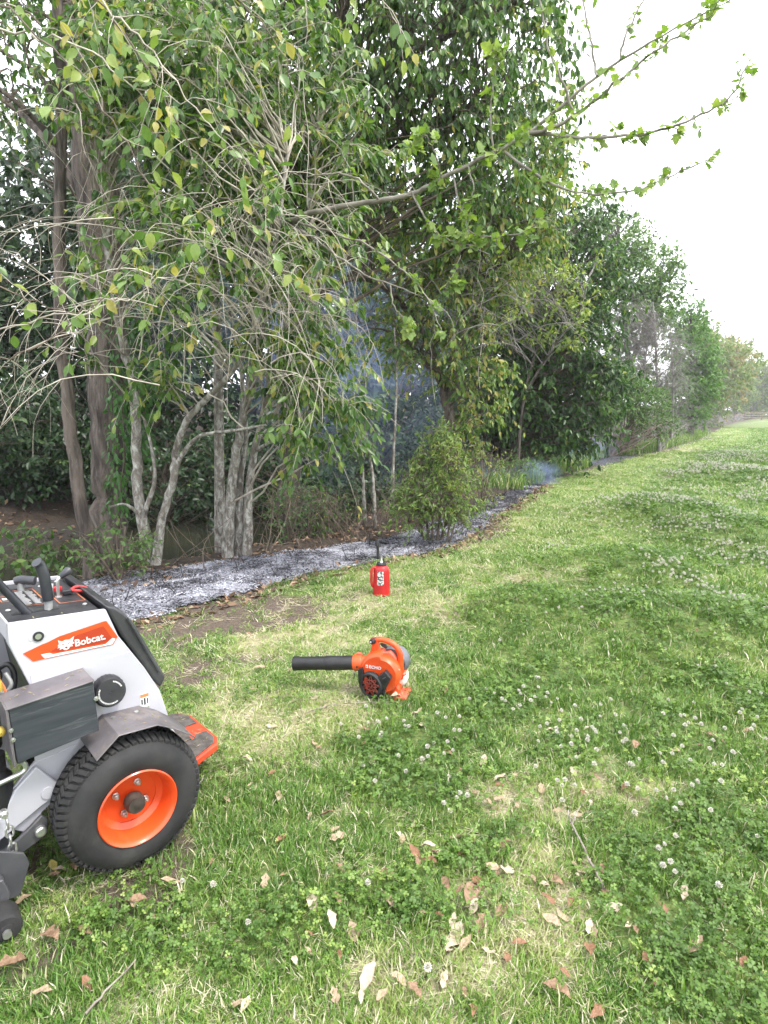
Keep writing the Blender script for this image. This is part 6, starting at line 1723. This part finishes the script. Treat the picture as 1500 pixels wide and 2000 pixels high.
for (fx_, fy_) in spots:
    h = rg2.uniform(.05, .085); z = H1(fx_, fy_)
    o = obj('clover_flower', None, None, (fx_, fy_, z), (rg2.normal(0, .12), rg2.normal(0, .12), rg2.uniform(0, 6.28)))
    o.empty_display_size = .02
    qx = 750 + FOCAL * fx_ / (fy_ * math.cos(PITCH) + EYE * math.sin(PITCH))
    wh = 'left of the blower' if qx < 560 else (('in front of the blower' if fy_ < 3.2 else 'behind the blower') if qx < 820 else (('near the forked stick' if fy_ < 2.4 else 'right of the blower') if qx < 1200 else ('in the nearest clover at the right' if fy_ < 2.6 else 'in the clover at the right edge')))
    tag(o, 'white clover flower head ' + wh, 'flower', 'white clover flowers in the lawn')
    st_ = bpy.data.objects.new('stem', stem_me); COL.objects.link(st_); st_.parent = o; st_.scale = (1, 1, h / .06)
    hd = bpy.data.objects.new('flower_head', fh[rg2.integers(0, 4)]); COL.objects.link(hd); hd.parent = o; hd.location = (0, 0, h + .004)
    sz = rg2.uniform(.008, .012); hd.scale = (sz, sz, sz * .9)
rest = np.array([k for k in range(len(x)) if k not in set(order)])
C_flower = proto_collection('proto_flower', fh)
xr, yr, rr_ = x[rest], y[rest], r[rest]
zr = height(xr, yr) + rg2.uniform(.05, .1, len(xr))
n = len(xr)
scatter('far_clover_flowers', np.stack([xr, yr, zr], -1), np.stack([np.zeros(n), np.zeros(n), rg2.uniform(0, 6, n)], -1), rg2.uniform(.011, .016, n) * np.clip(rr_ / 9, 1, 1.8), rg2.integers(0, 4, n), np.zeros(n), C_flower, 'white clover flowers far across the lawn')

# ================================================================== FAR RAIL FENCE
M_rail = mat('weathered_fence_wood', (.16, .125, .10), (.26, .21, .17), .85, 0, 2)
f0, f1 = at(1385, 812, 92), at(1700, 812, 100)
fen = thing('rail_fence', 'long weathered wooden rail fence at the far end of the lawn', 'fence', (f0[0], f0[1], H1(f0[0], f0[1])))
dv = f1 - f0; dv[2] = 0; Lf = np.linalg.norm(dv); du = dv / Lf
ang = math.atan2(du[1], du[0]); nb = int(Lf // 3.2)
pm = MB().box((0, 0, .62), (.14, .14, 1.24)); po = pm.build('post', M_rail, fen, .01)
rm = MB().box((1.6, 0, 0), (3.18, .05, .16)); ro = rm.build('rail', M_rail, fen, .008)
for k in range(nb + 1):
    o = po if k == 0 else po.copy()
    if k: COL.objects.link(o)
    o.parent = fen
    p_ = du * 3.2 * k
    o.location = (p_[0], p_[1], H1(f0[0] + p_[0], f0[1] + p_[1]) - fen.location.z); o.rotation_euler = (0, 0, ang)
    if k == nb: break
    for j, zz_ in enumerate((.35, .72, 1.08)):
        q = ro if (k == 0 and j == 0) else ro.copy()
        if not (k == 0 and j == 0): COL.objects.link(q)
        q.parent = fen
        q.location = (p_[0] + du[1] * .10, p_[1] - du[0] * .10, o.location.z + zz_); q.rotation_euler = (0, 0, ang)
# pale puddle of old ash on the lawn
pud = G(1418, 893)
mb = MB(); mb.add([(math.cos(a) * (.62 + .1 * math.sin(3 * a)), math.sin(a) * (.75 + .1 * math.cos(2 * a)), .02) for a in np.linspace(0, 6.28, 24, endpoint=False)], [tuple(range(24))])
o = mb.build('bare_pale_patch', mat('pale_ash_patch', (.36, .35, .35), (.52, .51, .51), .9, 0, 8), None)
o.location = (pud[0], pud[1], H1(pud[0], pud[1])); tag(o, 'small pale bare patch far out on the lawn', None, None, 'structure')

# ================================================================== SMOKE AND HAZE
def smoke(label, c, radii, density, seed, color=(.45, .60, .97), scale=1.2, rz=0.0):
    bm = bmesh.new()
    bmesh.ops.create_icosphere(bm, subdivisions=3, radius=1)
    me = bpy.data.meshes.new('smoke'); bm.to_mesh(me); bm.free()
    o = obj('smoke', me, None, tuple(c), (0, 0, rz)); o.scale = radii
    m = bpy.data.materials.new('smoke'); m.use_nodes = True
    t = m.node_tree; t.nodes.clear()
    out = t.nodes.new('ShaderNodeOutputMaterial'); pv = t.nodes.new('ShaderNodeVolumePrincipled')
    pv.inputs['Color'].default_value = rgb(color); pv.inputs['Anisotropy'].default_value = .2
    tcn = t.nodes.new('ShaderNodeTexCoord')
    ln_ = t.nodes.new('ShaderNodeVectorMath'); ln_.operation = 'LENGTH'
    t.links.new(tcn.outputs['Object'], ln_.inputs[0])
    fall = mth(t, 'SUBTRACT', 1.0, ln_.outputs['Value'], True)
    nv_ = noise(t, ocoord(t, world=True), scale, 3, .6, 1.2)
    dn = mth(t, 'MULTIPLY', mth(t, 'MULTIPLY', fall, mth(t, 'SUBTRACT', mth(t, 'MULTIPLY', nv_, 5.5), 2.3, True)), density)
    t.links.new(dn, pv.inputs['Density'])
    t.links.new(pv.outputs['Volume'], out.inputs['Volume'])
    me.materials.append(m)
    tag(o, label, None, None, 'stuff')
    return o
smoke('blue smoke drifting under the trees in the middle', at(690, 720, 12.0), (2.3, 1.6, 2.6), .46, 1, scale=.7)
smoke('thin blue smoke over the creek behind the pale stems', at(470, 640, 12.5), (2.6, 1.6, 2.2), .1, 2, scale=.6)
smoke('blue smoke rising from the burnt strip below the dark stems', at(1045, 930, 13.4), (.65, .5, .42), 4.0, 3, scale=2.2)
smoke('faint smoke wisp at the left of the dark stems', at(960, 935, 13.0), (.5, .4, .5), .9, 4, scale=2.0)
smoke('pale smoke over the far burnt patch', at(1140, 872, 18.6), (1.1, .7, .7), 1.6, 5, scale=1.5)

HAZE = .001
# one box of even thin haze round camera, ground and trees; the sky stays outside
lo = np.array([gx[0] - 2, gy[0] - 2, -3.2]); hi = np.array([gx[-1] + 2, gy[-1] + 2, 21.0])
hz = MB().box(tuple((lo + hi) / 2), tuple(hi - lo)).build('haze', None or M_wht, None)
hm = bpy.data.materials.new('thin_haze'); hm.use_nodes = True
t = hm.node_tree; t.nodes.clear()
out = t.nodes.new('ShaderNodeOutputMaterial'); pv = t.nodes.new('ShaderNodeVolumePrincipled')
pv.inputs['Color'].default_value = (.93, .95, 1, 1); pv.inputs['Density'].default_value = HAZE; pv.inputs['Anisotropy'].default_value = .2
t.links.new(pv.outputs['Volume'], out.inputs['Volume'])
hz.data.materials.clear(); hz.data.materials.append(hm)
tag(hz, 'thin pale haze over the whole place', None, None, 'stuff')
